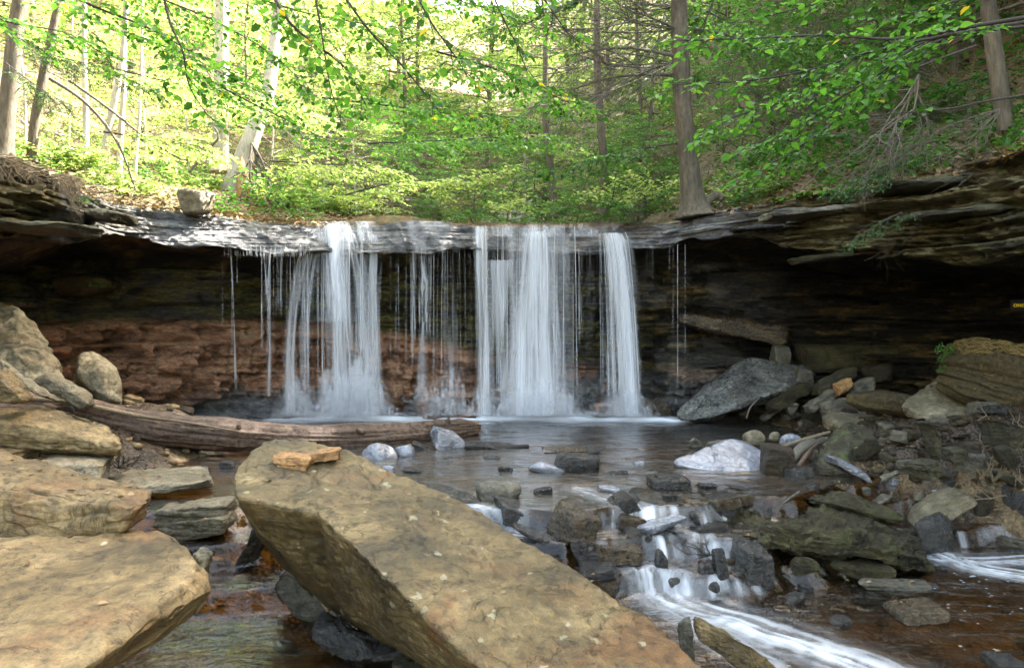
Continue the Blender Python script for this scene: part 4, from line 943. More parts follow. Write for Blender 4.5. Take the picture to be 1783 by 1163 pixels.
rock('boulder', 'huge tilted grey rock dotted with pale lichen at the right end of the falls', 
    pts3((1172, 722, 12.3), (1195, 692, 12.6), (1225, 668, 12.7), (1262, 640, 12.9), (1308, 617, 13.0), (1340, 624, 13.0), (1388, 628, 12.9), (1413, 642, 12.7), (1416, 654, 12.2), (1360, 682, 11.9), (1300, 705, 11.8), (1240, 730, 11.75), (1180, 732, 11.9), (1230, 735, 12.6), (1420, 660, 13.1), (1350, 700, 13.2), (1300, 660, 12.45)), 'lich', sub=6, p=40, amp=.045, cuts=5, seed=91, freq=2.6)
rock('slab', 'long rusty slab wedged high in the dark hollow above the lichen rock', 
    pts3((1174, 542, 13.2), (1230, 548, 13.2), (1372, 576, 13.0), (1376, 590, 12.9), (1370, 604, 12.9), (1330, 600, 13.0), (1200, 572, 13.2), (1178, 562, 13.2), (1190, 560, 14.6), (1390, 595, 14.4), (1190, 548, 14.6), (1390, 580, 14.4)), 'wetbrown', sub=5, p=36, amp=.05, seed=92, strata=.03)
brock('slab', 'small grey block propped between the rusty slab and the lichen rock', (1336, 600, 1382, 632), .92, 'grey', 'block', .7, -10, 0, 93)
brock('rock', 'mossy gold-brown ledge block in the hollow behind the lichen rock', (1378, 598, 1600, 640), .85, 'moss', 'slab', .4, 1, 0, 94, strata=.05, thick=.08, cat='rock')
brock('rock', 'flat grey slab resting over the right shoulder of the lichen rock', (1376, 636, 1420, 672), .59, 'grey', 'block', .7, -8, 0, 95)
for k, (bx, z, rl_, mt, lab) in enumerate([
    ((1408, 636, 1498, 682), .56, 22, 'mossblock', 'tilted mossy plank of rock right of the lichen rock, highest of the leaning slabs'),
    ((1330, 664, 1416, 708), .32, 24, 'moss', 'tilted dark slab under the lichen rock\'s lower edge'),
    ((1394, 676, 1462, 712), .36, 25, 'grey', 'tilted grey slab in the middle of the leaning slabs'),
    ((1448, 656, 1490, 684), .6, 22, 'orange', 'small rusty tilted slab among the leaning slabs'),
    ((1472, 654, 1528, 690), .55, 22, 'grey', 'tilted slab at the right end of the leaning slabs'),
    ((1322, 700, 1372, 726), .12, 22, 'grey', 'thin slab sloping to the water beneath the leaning slabs'),
    ((1366, 698, 1394, 722), .2, 40, 'grey', 'small upright stone beneath the leaning slabs'),
    ((1354, 716, 1400, 738), .02, -2, 'grey', 'flat brick-like stone at the water\'s edge under the leaning slabs'),
    ((1338, 724, 1370, 736), .0, -2, 'orange', 'little pinkish flat stone at the water\'s edge'),
    ((1480, 676, 1508, 698), .42, 15, 'grey', 'small grey wedge in front of the leaning slabs'),
    ((1424, 690, 1500, 736), .2, 10, 'grey', 'broad broken grey rock between the leaning slabs and the mossy-speckled block'),
    ((1500, 560, 1590, 584), 1.37, 0, 'darkbrown', 'rusty lump high at the back of the black hollow')]):
    brock('slab', lab, bx, z, mt, 'slab', .5, rl_, 0, 100 + k, group=None)
rock('flat_slab', 'long pale flat slab with debris behind the mossy-speckled block', 
    slabpts([(1430, 722, 10.6), (1462, 708, 10.9), (1530, 712, 10.7), (1600, 728, 10.2), (1625, 742, 9.9), (1600, 752, 9.7), (1520, 745, 9.8), (1452, 735, 10.1)], .16), 'buff', sub=5, p=36, amp=.05, seed=115)
rock('flat_slab', 'pale tan boat-shaped slab beneath the rotten log on the right bank', 
    slabpts([(1566, 706, 9.6), (1612, 694, 9.9), (1628, 660, 10.5), (1652, 655, 10.6), (1672, 690, 9.9), (1738, 718, 9.2), (1690, 724, 9.05), (1600, 716, 9.3)], .14), 'buff', sub=5, p=36, amp=.04, seed=116)
rock('boulder', 'large dark mossy layered boulder in the lower right of the stream', 
    pts3((1217, 902, 6.9), (1232, 878, 7.1), (1262, 866, 7.3), (1330, 868, 7.4), (1400, 884, 7.3), (1480, 880, 7.3), (1560, 915, 7.1), (1612, 945, 6.9), (1648, 978, 6.6), (1650, 996, 6.4), (1560, 985, 6.2), (1450, 962, 6.15), (1320, 952, 6.25), (1238, 935, 6.5), (1360, 910, 6.35), (1520, 945, 6.25), (1640, 1010, 6.7), (1240, 960, 7.2), (1500, 1000, 7.2)), 'moss', sub=7, p=22, amp=.075, cuts=4, terr_=1.5, seed=121, strata=.12, bed=(.26, -.12, 1), thick=.10, freq=2.8, fine=.022)
rock('slab', 'mossy cap slab lying on top of the large dark layered boulder', 
    pts3((1390, 856, 7.35), (1400, 850, 7.5), (1440, 850, 7.55), (1500, 862, 7.45), (1560, 885, 7.2), (1592, 910, 6.95), (1570, 914, 6.85), (1500, 888, 6.9), (1420, 872, 7.0), (1392, 870, 7.1), (1580, 925, 7.3), (1400, 880, 7.4)), 'moss', sub=6, p=14, amp=.07, seed=122, strata=.05, bed=(.3, 0, 1), thick=.06)
brock('slab', 'plain grey slab end showing behind the layered boulder\'s top', (1340, 852, 1396, 884), .12, 'grey', 'shard', .5, 28, 0, 123)
brock('rock', 'wet dark cube-like rock at the foot of the layered boulder', (1274, 940, 1352, 1016), -.5, 'wet', 'block', .8, -10, 20, 124, p=40)
brock('rock', 'slim black rock at the cascade beside the cube-like rock', (1236, 952, 1274, 1010), -.5, 'wet', 'block', .8, 12, 0, 125)
brock('rock', 'greenish lump under the layered boulder right of the cube-like rock', (1368, 964, 1436, 1014), -.5, 'moss', 'round', .8, 0, 0, 126)
brock('rock', 'long brown stone under the layered boulder\'s overhang', (1428, 962, 1566, 1008), -.5, 'moss', 'block', .5, -6, 0, 127)
brock('flat_slab', 'thin flat foam-edged slab at the waterline below the layered boulder', (1488, 1004, 1630, 1028), -.5, 'grey', 'slab', .5, -2, 0, 128)
brock('slab', 'submerged golden slab with a bluish lip in the lower right water', (1530, 1036, 1664, 1086), -.62, 'wetbrown', 'slab', .8, 4, 0, 129)
brock('slab', 'long tan slab edge at the bottom right of the giant slab', (1196, 1068, 1420, 1200), -.55, 'giant', 'block', .45, -28, 0, 130, p=44)
brock('slab', 'narrow grey upright splinter touching the bottom tan slab', (1178, 1068, 1212, 1150), -.5, 'grey', 'block', .5, 8, 0, 131)
# -- rubble of the right bank
rub = [((1560, 836, 1706, 918), -.33, 'buff', 'block', 24, 'broad grey slab tilted up in the middle of the right-hand rubble'),
       ((1584, 880, 1680, 964), -.48, 'wet', 'round', -15, 'knobbly black rock under the broad tilted grey slab'),
       ((1690, 852, 1734, 900), -.28, 'darkbrown', 'round', -20, 'brown block right of the broad tilted grey slab'),
       ((1626, 812, 1672, 850), .0, 'wet', 'round', 0, 'roundish wet cobble above the broad tilted grey slab'),
       ((1664, 804, 1762, 844), .0, 'buff', 'slab', -3, 'smooth dark-topped slab at the right of the rubble'),
       ((1696, 838, 1742, 858), -.08, 'buff', 'slab', -4, 'pale thin lens-shaped stone under the dark-topped slab'),
       ((1726, 826, 1778, 852), .0, 'mossblock', 'slab', 14, 'small buff slab at the right end of the rubble'),
       ((1742, 842, 1772, 890), -.25, 'wet', 'block', 10, 'upright wet stone at the small side cascade'),
       ((1762, 852, 1792, 910), -.34, 'wet', 'block', 4, 'upright wet stone at the right edge of the small side cascade'),
       ((1732, 930, 1800, 956), -.45, 'grey', 'slab', -2, 'flat grey stone at the right edge above the streaked water'),
       ((1572, 796, 1644, 828), .15, 'mossblock', 'slab', 14, 'leaning mossy slab behind the roundish wet cobble'),
       ((1634, 776, 1690, 800), .3, 'mossblock', 'slab', 3, 'thin ribbed slab lying under the root stump'),
       ((1652, 784, 1720, 814), .22, 'grey', 'block', 8, 'dim grey stone behind the dark-topped slab'),
       ((1674, 766, 1712, 784), .4, 'darkbrown', 'block', 0, 'small yellowish stone in front of the root stump'),
       ((1526, 828, 1572, 850), .02, 'slick', 'shard', 10, 'small shiny blue shard at the shore of the pool'),
       ((1502, 818, 1576, 842), .02, 'grey', 'slab', 16, 'low slab behind the shiny blue shard'),
       ((1560, 798, 1592, 820), .12, 'grey', 'shard', 20, 'grey splinter at the foot of the mossy-speckled block'),
       ((1546, 848, 1570, 872), -.02, 'wetbrown', 'round', 10, 'small brown cobble left of the broad tilted grey slab'),
       ((1486, 846, 1520, 860), -.02, 'grey', 'round', 0, 'little grey cobble at the pool\'s right shore'),
       ((1512, 858, 1556, 876), -.02, 'grey', 'block', 20, 'small jagged stone behind the mossy cap slab'),
       ((1588, 854, 1618, 870), .05, 'grey', 'round', 0, 'rounded pebble in front of the leaning mossy slab'),
       ((1606, 846, 1642, 862), .06, 'slick', 'slab', 12, 'pale sliver of rock above the broad tilted grey slab'),
       ((1592, 732, 1640, 800), .3, 'mossblock', 'shard', 22, 'upright pale green fin of rock below the boat-shaped slab'),
       ((1718, 770, 1780, 812), .3, 'moss', 'round', -10, 'dark brown block under the root tangle at the right edge'),
       ((1400, 778, 1432, 800), .02, 'wetbrown', 'round', 0, 'wet brown cobble behind the smooth blue-grey rock'),
       ((1362, 810, 1420, 832), .0, 'wet', 'slab', 8, 'low dark stone between the pale-blue and blue-grey rocks'),
       ((1700, 728, 1800, 770), .5, 'moss', 'shard', -8, 'dark slab beneath the tail of the rotten log'),
       ((1500, 632, 1560, 660), .75, 'darkbrown', 'slab', 8, 'dim slab at the mouth of the black hollow')]
for k, (bx, z, mt, kd, rl_, lab) in enumerate(rub):
    brock('rubble_stone' if bx[2] - bx[0] < 60 else 'rubble_slab', lab, bx, z, mt, kd, .8, rl_, (k * 37) % 50, 140 + k, group='rubble heaped on the right bank')
# small rocks far right under the moss boulder & in the stream
for k, (bx, lab) in enumerate([((1385, 1012, 1420, 1030), 'tiny drowned stone below the greenish lump'), ((1700, 1128, 1800, 1175), 'dark streaked rock breaking the water in the bottom right corner'),
                               ((1590, 1010, 1640, 1024), 'thin stone rim right of the flat foam-edged slab')]):
    brock('stone', lab, bx, -.56, 'wet', 'slab', .8, -6, 0, 170 + k, cat='stone')
# -- ledge blocks that stand out of the cliff, and the rocks on top
brock('boulder', 'pale boulder sitting on the lip beside the leaning broken trunk', (302, 326, 380, 368), 3.28, 'buff', 'block', .8, 0, 0, 181)
rock('boulder', 'dark rounded block hanging in the left recess of the cliff', 
    pts3((82, 482, 11.6), (120, 474, 11.7), (180, 476, 12.0), (212, 492, 12.3), (200, 512, 12.2), (150, 520, 11.9), (95, 512, 11.6), (120, 500, 11.3), (180, 505, 11.7), (70, 500, 12.9), (225, 500, 13.4)), 'darkbrown', sub=5, p=12, amp=.06, seed=182)
for k, (bx, Y, rl_, mt, lab) in enumerate([
    ((-40, 372, 122, 400), 7.9, -3, 'mossblock', 'projecting flat ledge plate at the far left under the roots'),
    ((90, 352, 196, 378), 9.6, -6, 'mossblock', 'projecting ledge plate right of the hanging roots'),
    ((1552, 300, 1700, 326), 9.2, 3, 'mossblock', 'long projecting ledge plate near the top of the right cliff'),
    ((1610, 350, 1790, 372), 8.6, 4, 'mossblock', 'tilted projecting ledge plate at the far right of the cliff'),
    ((1346, 350, 1500, 374), 10.6, 4, 'grey', 'pale projecting ledge plate left of the hanging hemlock spray'),
    ((1408, 432, 1486, 452), 10.4, 6, 'moss', 'short bright-edged plate low on the right cliff'),
    ((1580, 424, 1690, 442), 9.4, 3, 'moss', 'wedge-shaped mossy plate under the right cliff ledges'),
    ((1290, 384, 1420, 398), 11.7, 2, 'wet', 'dark wet plate just right of the falls')]):
    xc = (bx[0] + bx[2]) / 2; zb = CAMZ - (bx[3] - HY) / F * Y
    a, b = (bx[0] - CX) / F * Y, (bx[2] - CX) / F * Y; h = (bx[3] - bx[1]) / F * Y * .6; t = math.tan(rad(rl_))
    rnd = random.Random(k)
    pp = []
    for sx_, x in ((-1, a), (1, b)):
        for y in (-.02, .75):
            for z in (0, 1): pp.append((x + rnd.uniform(-.06, .06), Y + y + rnd.uniform(-.05, .05) + .0, zb + z * h + t * (x - (a + b) / 2) + .12 * 0))
    pp.append(((a + b) / 2 + .1, Y - .16, zb + h * .4)); pp.append((a * .7 + b * .3, Y - .1, zb + h * .7))
    rock('ledge_plate', lab, pp, mt, 'ledge', 'plates projecting from the cliff', sub=5, p=34, amp=.05, seed=190 + k, strata=.03, thick=.05)

# many smaller broken stones of one sort, each its own object
def scatter(name, label, group, n, ok, smin, smax, mats, seed, xr, yr, zoff=.0):
    rg = random.Random(seed); protos = []
    for k in range(9):
        r = random.Random(seed * 31 + k); j = .35
        b = UB + np.array([[r.uniform(-j, j * .5) * s for s in q] for q in UB]); b = np.vstack([b, [(1.05, r.uniform(-.4, .4), r.uniform(-.4, .4)), (r.uniform(-.4, .4), 1.1, 0), (0, -1.1, .2)]])
        b = b * np.array([1, r.uniform(.6, .95), r.uniform(.28, .7)])
        V, Fc = rock_mesh(b, sub=4, seed=seed + k, amp=.06, fine=.02, cuts=10, strata=.03, thick=.15); protos.append((V, Fc))
    made = {}; c = 0; tries = 0
    while c < n and tries < n * 60:
        tries += 1; x, y = rg.uniform(*xr), rg.uniform(*yr)
        if not ok(x, y): continue
        z = float(floor_z(np.array([x]), np.array([y]))[0]); s = smin + (smax - smin) * rg.random() ** 2.2; k = rg.randrange(9); m_ = rg.choice(mats)
        if (k, m_) not in made:
            o = mesh_obj(name, protos[k][0], protos[k][1], M[m_]); made[(k, m_)] = o
        else: o = made[(k, m_)].copy(); COL.objects.link(o)
        o.location = (x, y, z + s * .18 + zoff); o.scale = (s, s, s); o.rotation_euler = (rg.gauss(0, .25), rg.gauss(0, .3), rg.uniform(0, 6.28)); tag(o, label, 'stone', group); c += 1
def okR(x, y):
    px = CX + F * x / y; z = float(floor_z(np.array([x]), np.array([y]))[0]); return z > -.14 and 1330 < px < 1850 and (y < 10.5 or px > 1400)
scatter('broken_stone', 'small dark angular stone lying loose among the big slabs of the right bank', 'small angular stones on the right bank', 110, okR, .05, .17, ['grey', 'wet', 'moss', 'darkbrown', 'mossblock'], 7, (2.4, 6.5), (6.5, 12.5))
scatter('broken_stone', 'small wet stone among the rocks of the riffle and cascade', 'small wet stones in the riffle', 150, lambda x, y: abs(y - spill(x) + .1) < .95 and 800 < CX + F * x / y < 1330 and not (1.1 < x < 1.5 and y < spill(x)), .05, .17, ['wet', 'wetbrown', 'wet'], 8, (-.5, 2.4), (5.6, 8.2), .07)
scatter('broken_stone', 'small tan or brown stone on the left bank between the slabs', 'small stones on the left bank', 40, lambda x, y: 40 < CX + F * x / y < 420, .04, .14, ['tan', 'grey', 'darkbrown'], 9, (-5.5, -2.2), (5.2, 10.8))

# more broken stone half in the water
rr_ = [((1040, 842, 1082, 858), 'slick', 'low wet sliver in the riffle right of the golden-brown slab'), ((1066, 862, 1092, 878), 'wet', 'little black stone beside the glossy blue wedge'),
 ((928, 846, 962, 860), 'wet', 'small black stone right of the round grey boulder'), ((1212, 838, 1250, 850), 'wet', 'thin dark stone behind the layered boulder\'s left end'),
 ((1058, 818, 1096, 830), 'wet', 'small dark chip in the pool below the thin stick'), ((700, 812, 740, 826), 'wet', 'dark stone awash beside the giant slab'),
 ((840, 792, 872, 802), 'wet', 'tiny black stone near the centre of the pool'), ((1100, 800, 1128, 812), 'slick', 'tiny shiny stone left of the low dark flat rock'),
 ((380, 800, 410, 818), 'wet', 'black stone in the shallow water left of the giant slab'), ((250, 790, 300, 804), 'slick', 'pale wet stone behind the flat grey-tan slab'),
 ((1260, 840, 1310, 852), 'wet', 'dark stone awash behind the layered boulder'), ((1440, 836, 1480, 848), 'wetbrown', 'brown stone at the pool\'s right shore'),
 ((1396, 838, 1430, 850), 'wet', 'black stone left of the brown shore stone'), ((1150, 858, 1184, 872), 'wet', 'black stone above the glossy blue wedge')]
for k, (bx, mt, lab) in enumerate(rr_): brock('stone', lab, bx, -.02, mt, 'slab' if k % 2 else 'block', .8, (k * 7) % 17 - 8, 0, 420 + k, cat='stone', sub=4)
cc = random.Random(99)
big = [(1230, 990, -.45), (1180, 1010, -.48), (1060, 1030, -.5), (1120, 935, -.2), (1085, 905, -.2), (1240, 1020, -.5), (1380, 1040, -.56), (1460, 1080, -.57)]
for k, (px, py, z) in enumerate(big):
    brock('stone', ['wet stone at the left foot of the cube-like rock', 'rounded wet stone midway down the cascade', 'black stone beside the giant slab below the brown slab', 'dark stone splitting the cascade near its top', 'wet stone just left of the cascade head',
        'dark stone below the slim black rock', 'drowned stone in the amber shallows', 'second drowned stone in the amber shallows'][k], (px - 18 - 2 * (k % 3), py - 14, px + 18 + 3 * (k % 4), py + 12), z, 'wet', 'round', 1., k * 13 % 30, 0, 440 + k, cat='stone', sub=4)

# -- gravel and pebbles nobody could count
def pebbles(name, label, n, region, mat, smin, smax, seed):
    rnd = np.random.RandomState(seed); S, Fc = ico(2); Vs, Fs = [], []
    x = rnd.uniform(region[0], region[1], n * 3); y = rnd.uniform(region[2], region[3], n * 3)
    keep = region[4](x, y) > rnd.rand(n * 3); x, y = x[keep][:n], y[keep][:n]
    z = floor_z(x, y); n = len(x)
    s = smin + (smax - smin) * rnd.rand(n) ** 3
    for k in range(n):
        b = S * np.array([s[k] * rnd.uniform(.7, 1.4), s[k] * rnd.uniform(.7, 1.3), s[k] * rnd.uniform(.3, .7)])
        b = b * (1 + .25 * vnoise(S * 1.7 + k * 3.1, seed)[:, None]); a = rnd.rand() * 6.3; c_, s_ = math.cos(a), math.sin(a)
        b = b @ np.array([[c_, s_, 0], [-s_, c_, 0], [0, 0, 1]]); t = rnd.uniform(-.4, .4); b = b @ np.array([[math.cos(t), 0, math.sin(t)], [0, 1, 0], [-math.sin(t), 0, math.cos(t)]])
        Vs.append(b + [x[k], y[k], z[k] + s[k] * .15]); Fs.append(Fc + k * len(S))
    o = mesh_obj(name, np.concatenate(Vs), np.concatenate(Fs), M[mat]); tag(o, label, 'gravel', None, 'stuff')
pebbles('gravel', 'brown and grey gravel strewn among the rubble of the right bank', 2600, (2.4, 6.5, 6.5, 13, lambda x, y: np.clip((floor_z(x, y) + .12) * 6, 0, 1)), 'darkbrown', .012, .075, 5)
pebbles('gravel', 'drowned pebbles on the bed of the pool and stream', 900, (-3, 5, 3.5, 12, lambda x, y: .5 + 0 * x), 'wetbrown', .02, .10, 6)
pebbles('gravel', 'pebbles on the left bank between the slabs', 400, (-6, -1.6, 4.5, 10.5, lambda x, y: .8 + 0 * x), 'tan', .015, .08, 7)

# ================================================================== LOGS, ROOTS, STICKS
def tube(path, radii, n=12, bump=0., seed=0, bs=3, ribs=0, caps=True):
    path = np.asarray(path, float); m_ = len(path)
    T = np.gradient(path, axis=0); T /= np.linalg.norm(T, axis=1, keepdims=True) + 1e-12
    up = np.array([0, 0, 1.]) if abs(T[:, 2]).mean() < .8 else np.array([1., 0, 0])
    A = np.cross(T, up); A /= np.linalg.norm(A, axis=1, keepdims=True); B = np.cross(T, A)
    an = np.linspace(0, 2 * math.pi, n, endpoint=False)
    d = A[:, None] * np.cos(an)[None, :, None] + B[:, None] * np.sin(an)[None, :, None]
    r = np.asarray(radii, float)[:, None] * np.ones((1, n))
    if bump:
        ln = np.concatenate([[0], np.cumsum(np.linalg.norm(np.diff(path, axis=0), axis=1))])
        q = np.stack([np.cos(an)[None] * 1.3 + 0 * r, np.sin(an)[None] * 1.3 + 0 * r, ln[:, None] * bs * .35 + 0 * r], -1)
        q2 = np.stack([np.cos(an)[None] * 6 + 0 * r, np.sin(an)[None] * 6 + 0 * r, ln[:, None] * 1.1 + 0 * r], -1)
        r = r * (1 + bump * .45 * fbm(q2, 1, 4, seed + 31, ridged=True) + bump * fbm(q, 1.6, 4, seed) + bump * .8 * fbm(q * np.array([3, 3, .5]), 1.4, 3, seed + 7))
    V = (path[:, None] + d * r[..., None]).reshape(-1, 3)
    i = np.arange(m_ - 1)[:, None] * n + np.arange(n)[None]; j = np.arange(m_ - 1)[:, None] * n + (np.arange(n)[None] + 1) % n
    Fq = np.stack([i, j, j + n, i + n], -1).reshape(-1, 4)
    if caps:
        V = np.vstack([V, path[:1], path[-1:]]); a, b = len(V) - 2, len(V) - 1; k = np.arange(n); k2 = (k + 1) % n; e = (m_ - 1) * n
        Fq = np.vstack([Fq, np.stack([k2, k, np.full(n, a), np.full(n, a)], 1)[:, [0, 1, 2, 3]], np.stack([k + e, k2 + e, np.full(n, b), np.full(n, b)], 1)])
    return V, Fq
def fixq(V, Fq, name, mat, parent=None, origin=None):
    """mixed quads/tris: collapse doubled corner"""
    tri = Fq[:, 2] == Fq[:, 3]
    if tri.any():
        # give cap triangles a tiny fourth corner by fan splitting as degenerate-free polygons through from_pydata
        faces = [tuple(int(i) for i in f[:3]) if t else tuple(int(i) for i in f) for f, t in zip(Fq, tri)]
        return mesh_obj(name, V, faces, mat, parent, origin=origin)
    return mesh_obj(name, V, Fq, mat, parent, origin=origin)
# the long driftwood log
lp = smooth_path(pts3((-160, 692, 8.0), (0, 706, 8.15), (120, 716, 8.6), (240, 742, 8.9), (400, 757, 9.4), (560, 764, 9.9), (700, 758, 10.4), (800, 748, 10.9), (836, 744, 11.1)), 420)
tt_ = np.linspace(0, 1, 420)
V, Fq = tube(lp, np.interp(tt_, [0, .2, .5, .85, .96, 1], [.13, .16, .175, .14, .09, .03]), 72, .26, 3)
log_ = fixq(V, Fq, 'driftwood_log', M['logw'], origin=(-3.2, 9, 0))
tag(log_, 'long weathered reddish driftwood log lying across the left of the pool', 'log')
# splintered bark strip on it
V, Fq = tube(smooth_path(pts3((-20, 690, 7.98), (120, 700, 8.42), (230, 722, 8.72), (340, 738, 9.05), (420, 752, 9.3)), 60), np.interp(np.linspace(0, 1, 60), [0, .5, 1], [.02, .022, .004]), 8, .3, 4)
b_ = fixq(V, Fq, 'bark_strip', M['root'], origin=(0, 0, 0)); b_.parent = log_; b_.matrix_parent_inverse = Matrix.Translation((3.2, -9, 0)); b_['label'] = 'pale peeled strip along the top of the log'
V, Fq = tube(smooth_path(pts3((770, 742, 10.9), (800, 736, 10.95), (838, 740, 11.0)), 24), np.interp(np.linspace(0, 1, 24), [0, .5, 1], [.03, .06, .01]), 10, .3, 9)
b_ = fixq(V, Fq, 'broken_end', M['logw'], origin=(0, 0, 0)); b_.parent = log_; b_.matrix_parent_inverse = Matrix.Translation((3.2, -9, 0))
rk = random.Random(4)
for k in range(5):
    i = (60, 130, 215, 290, 350)[k]; q = lp[i]; d_ = np.array([rk.uniform(-.4, .4), rk.uniform(-.9, -.2), rk.uniform(.3, 1)]); d_ /= np.linalg.norm(d_); L_ = rk.uniform(.2, .34)
    V, Fq = tube([q, q + d_ * L_ * .7, q + d_ * L_], [.045, .03, .012], 9, .2, k); b_ = fixq(V, Fq, 'branch_stub', M['logw']); b_.parent = log_; b_.matrix_parent_inverse = Matrix.Translation((3.2, -9, 0))
def logthing(name, label, path, r0, mat, cat='log', n=60, seg=20, bump=.2, seed=1, group=None):
    pth = smooth_path(path, n); rr = np.interp(np.linspace(0, 1, n), np.linspace(0, 1, len(r0)), r0)
    V, Fq = tube(pth, rr, seg, bump, seed); o = fixq(V, Fq, name, M[mat], origin=tuple(pth[n // 2])); used_labels.add(label)
    return tag(o, label, cat, group)
logthing('fallen_log', 'short split log lying in front of the boat-shaped slab', pts3((1474, 694, 10.4), (1540, 702, 10.2), (1610, 716, 9.9), (1690, 742, 9.3)), [.05, .13, .14, .10, .04], 'rot', seed=4, bump=.3)
# rotten stump: bundle of fibrous ridges
def rotten():
    t = empty('rotten_log', P(1700, 730, 9.0)); tag(t, 'big shredded rotten log with moss on its left end at the right edge', 'rotten log')
    loc = np.array(t.location)
    rnd = random.Random(8)
    pth = smooth_path(pts3((1648, 648, 9.9), (1680, 652, 9.6), (1740, 668, 9.2), (1830, 690, 8.7), (1950, 715, 8.2)), 70)
    pth = smooth_path(pth, 160); V, Fq = tube(pth, np.interp(np.linspace(0, 1, 160), [0, .1, .4, 1], [.08, .21, .30, .36]), 110, .42, 12, bs=2); pth = smooth_path(pth, 70)
    o = fixq(V - loc, Fq, 'rotten_trunk', M['rot'], t)
    parts = []
    for k in range(320):
        a = rnd.uniform(-.3, 2.6); s0 = rnd.uniform(0, .7); s1 = min(1, s0 + rnd.uniform(.15, .4)); pp = []
        for q in np.linspace(s0, s1, 8):
            i = int(q * 69); r = np.interp(q, [0, .1, .4, 1], [.10, .27, .36, .42]) * (1.12 + .34 * rnd.random()); aa = a + .15 * math.sin(q * 9 + k)
            pp.append(pth[i] + np.array([0, -math.sin(aa) * r, math.cos(aa) * r * .95]))
        parts.append(tube(np.array(pp) - loc, [rnd.uniform(.005, .02)] * 7 + [.002], 5, 0, caps=False))
    V, Fq = join(parts); mesh_obj('splinter', V, Fq, M['splint'], t)
    # moss on the left end
    moss_clump('moss_patch', [P(1658 + rnd.gauss(0, 12), 640 + rnd.gauss(0, 12), 9.75) for _ in range(10)], .10, t, loc, 3)
def moss_clump(name, ctrs, r, parent, loc, seed, n=900):
    rnd = np.random.RandomState(seed); c = np.array(ctrs)[rnd.randint(0, len(ctrs), n)]
    d = rnd.normal(size=(n, 3)); d /= np.linalg.norm(d, axis=1, keepdims=True); d[:, 2] = abs(d[:, 2])
    p = c + d * r * (.6 + .5 * rnd.rand(n, 1)) - loc
    return leaves_obj(name, p, d + rnd.normal(size=(n, 3)) * .6, rnd.normal(size=(n, 3)), .02 + .02 * rnd.rand(n), M['leafdk'], parent)
def leaves_geom(p, a, nrm, s, wid=.30, fold=.12):
    p = np.asarray(p, float); a = np.asarray(a, float); nrm = np.asarray(nrm, float); s = np.asarray(s, float)[:, None]
    a = a / (np.linalg.norm(a, axis=1, keepdims=True) + 1e-9)
    b = np.cross(nrm, a); b /= np.linalg.norm(b, axis=1, keepdims=True) + 1e-9; n2 = np.cross(a, b)
    v = [p, p + a * s * .32 + b * s * wid + n2 * s * fold, p + a * s * .68 + b * s * wid * .82 + n2 * s * fold * .8, p + a * s - n2 * s * .08,
         p + a * s * .68 - b * s * wid * .82 + n2 * s * fold * .8, p + a * s * .32 - b * s * wid + n2 * s * fold]
    n = len(p); V = np.stack(v, 1).reshape(-1, 3); i = np.arange(n)[:, None] * 6
    Fq = np.concatenate([i + np.array([[0, 3, 2, 1]]), i + np.array([[0, 5, 4, 3]])], 0)
    return V, Fq
def leaves_obj(name, p, a, nrm, s, mat, parent=None, origin=None, **kw):
    V, Fq = leaves_geom(p, a, nrm, s, **kw); return mesh_obj(name, V, Fq, mat, parent, smooth=False, origin=origin)
rotten()
logthing('root_stump', 'small ribbed yellowish stump piece behind the mossy-speckled block', pts3((1575, 760, 9.4), (1600, 775, 9.2), (1628, 800, 9.0)), [.10, .15, .08], 'rot', 'stump', 40, 24, .35, 6)
logthing('stick', 'long bare pale stick propped on the mossy-speckled block', pts3((1360, 778, 8.9), (1400, 765, 9.1), (1445, 752, 9.2)), [.02, .024, .018], 'root', 'stick', 24, 8, .1, 7)
logthing('driftwood_branch', 'gnarled grey driftwood branch leaning behind the brown half-buried block', pts3((1378, 800, 8.8), (1400, 778, 9.0), (1440, 765, 9.3)), [.05, .06, .03], 'dead', 'stick', 30, 12, .3, 8)
logthing('driftwood_branch', 'reddish thin branch curving in front of the gnarled grey driftwood', pts3((1390, 812, 8.6), (1406, 790, 8.8), (1425, 770, 9.1)), [.02, .028, .012], 'logw', 'stick', 30, 8, .2, 9)
logthing('stick', 'curved bare twig under the lichen rock', pts3((1300, 728, 11.6), (1306, 710, 11.6), (1320, 695, 11.6)), [.012, .012, .008], 'dead', 'stick', 20, 6, 0, 10)
logthing('stick', 'thin stick crossing the pool right of centre', pts3((1046, 806, 8.8), (1100, 815, 8.6), (1140, 818, 8.5)), [.02, .022, .01], 'twig', 'stick', 20, 8, .2, 11)
logthing('stick', 'dark soaked branch lying in the pool from the thin dark slab', pts3((812, 776, 10.0), (870, 780, 9.8), (920, 776, 9.9)), [.035, .04, .02], 'twig', 'stick', 26, 10, .3, 12)
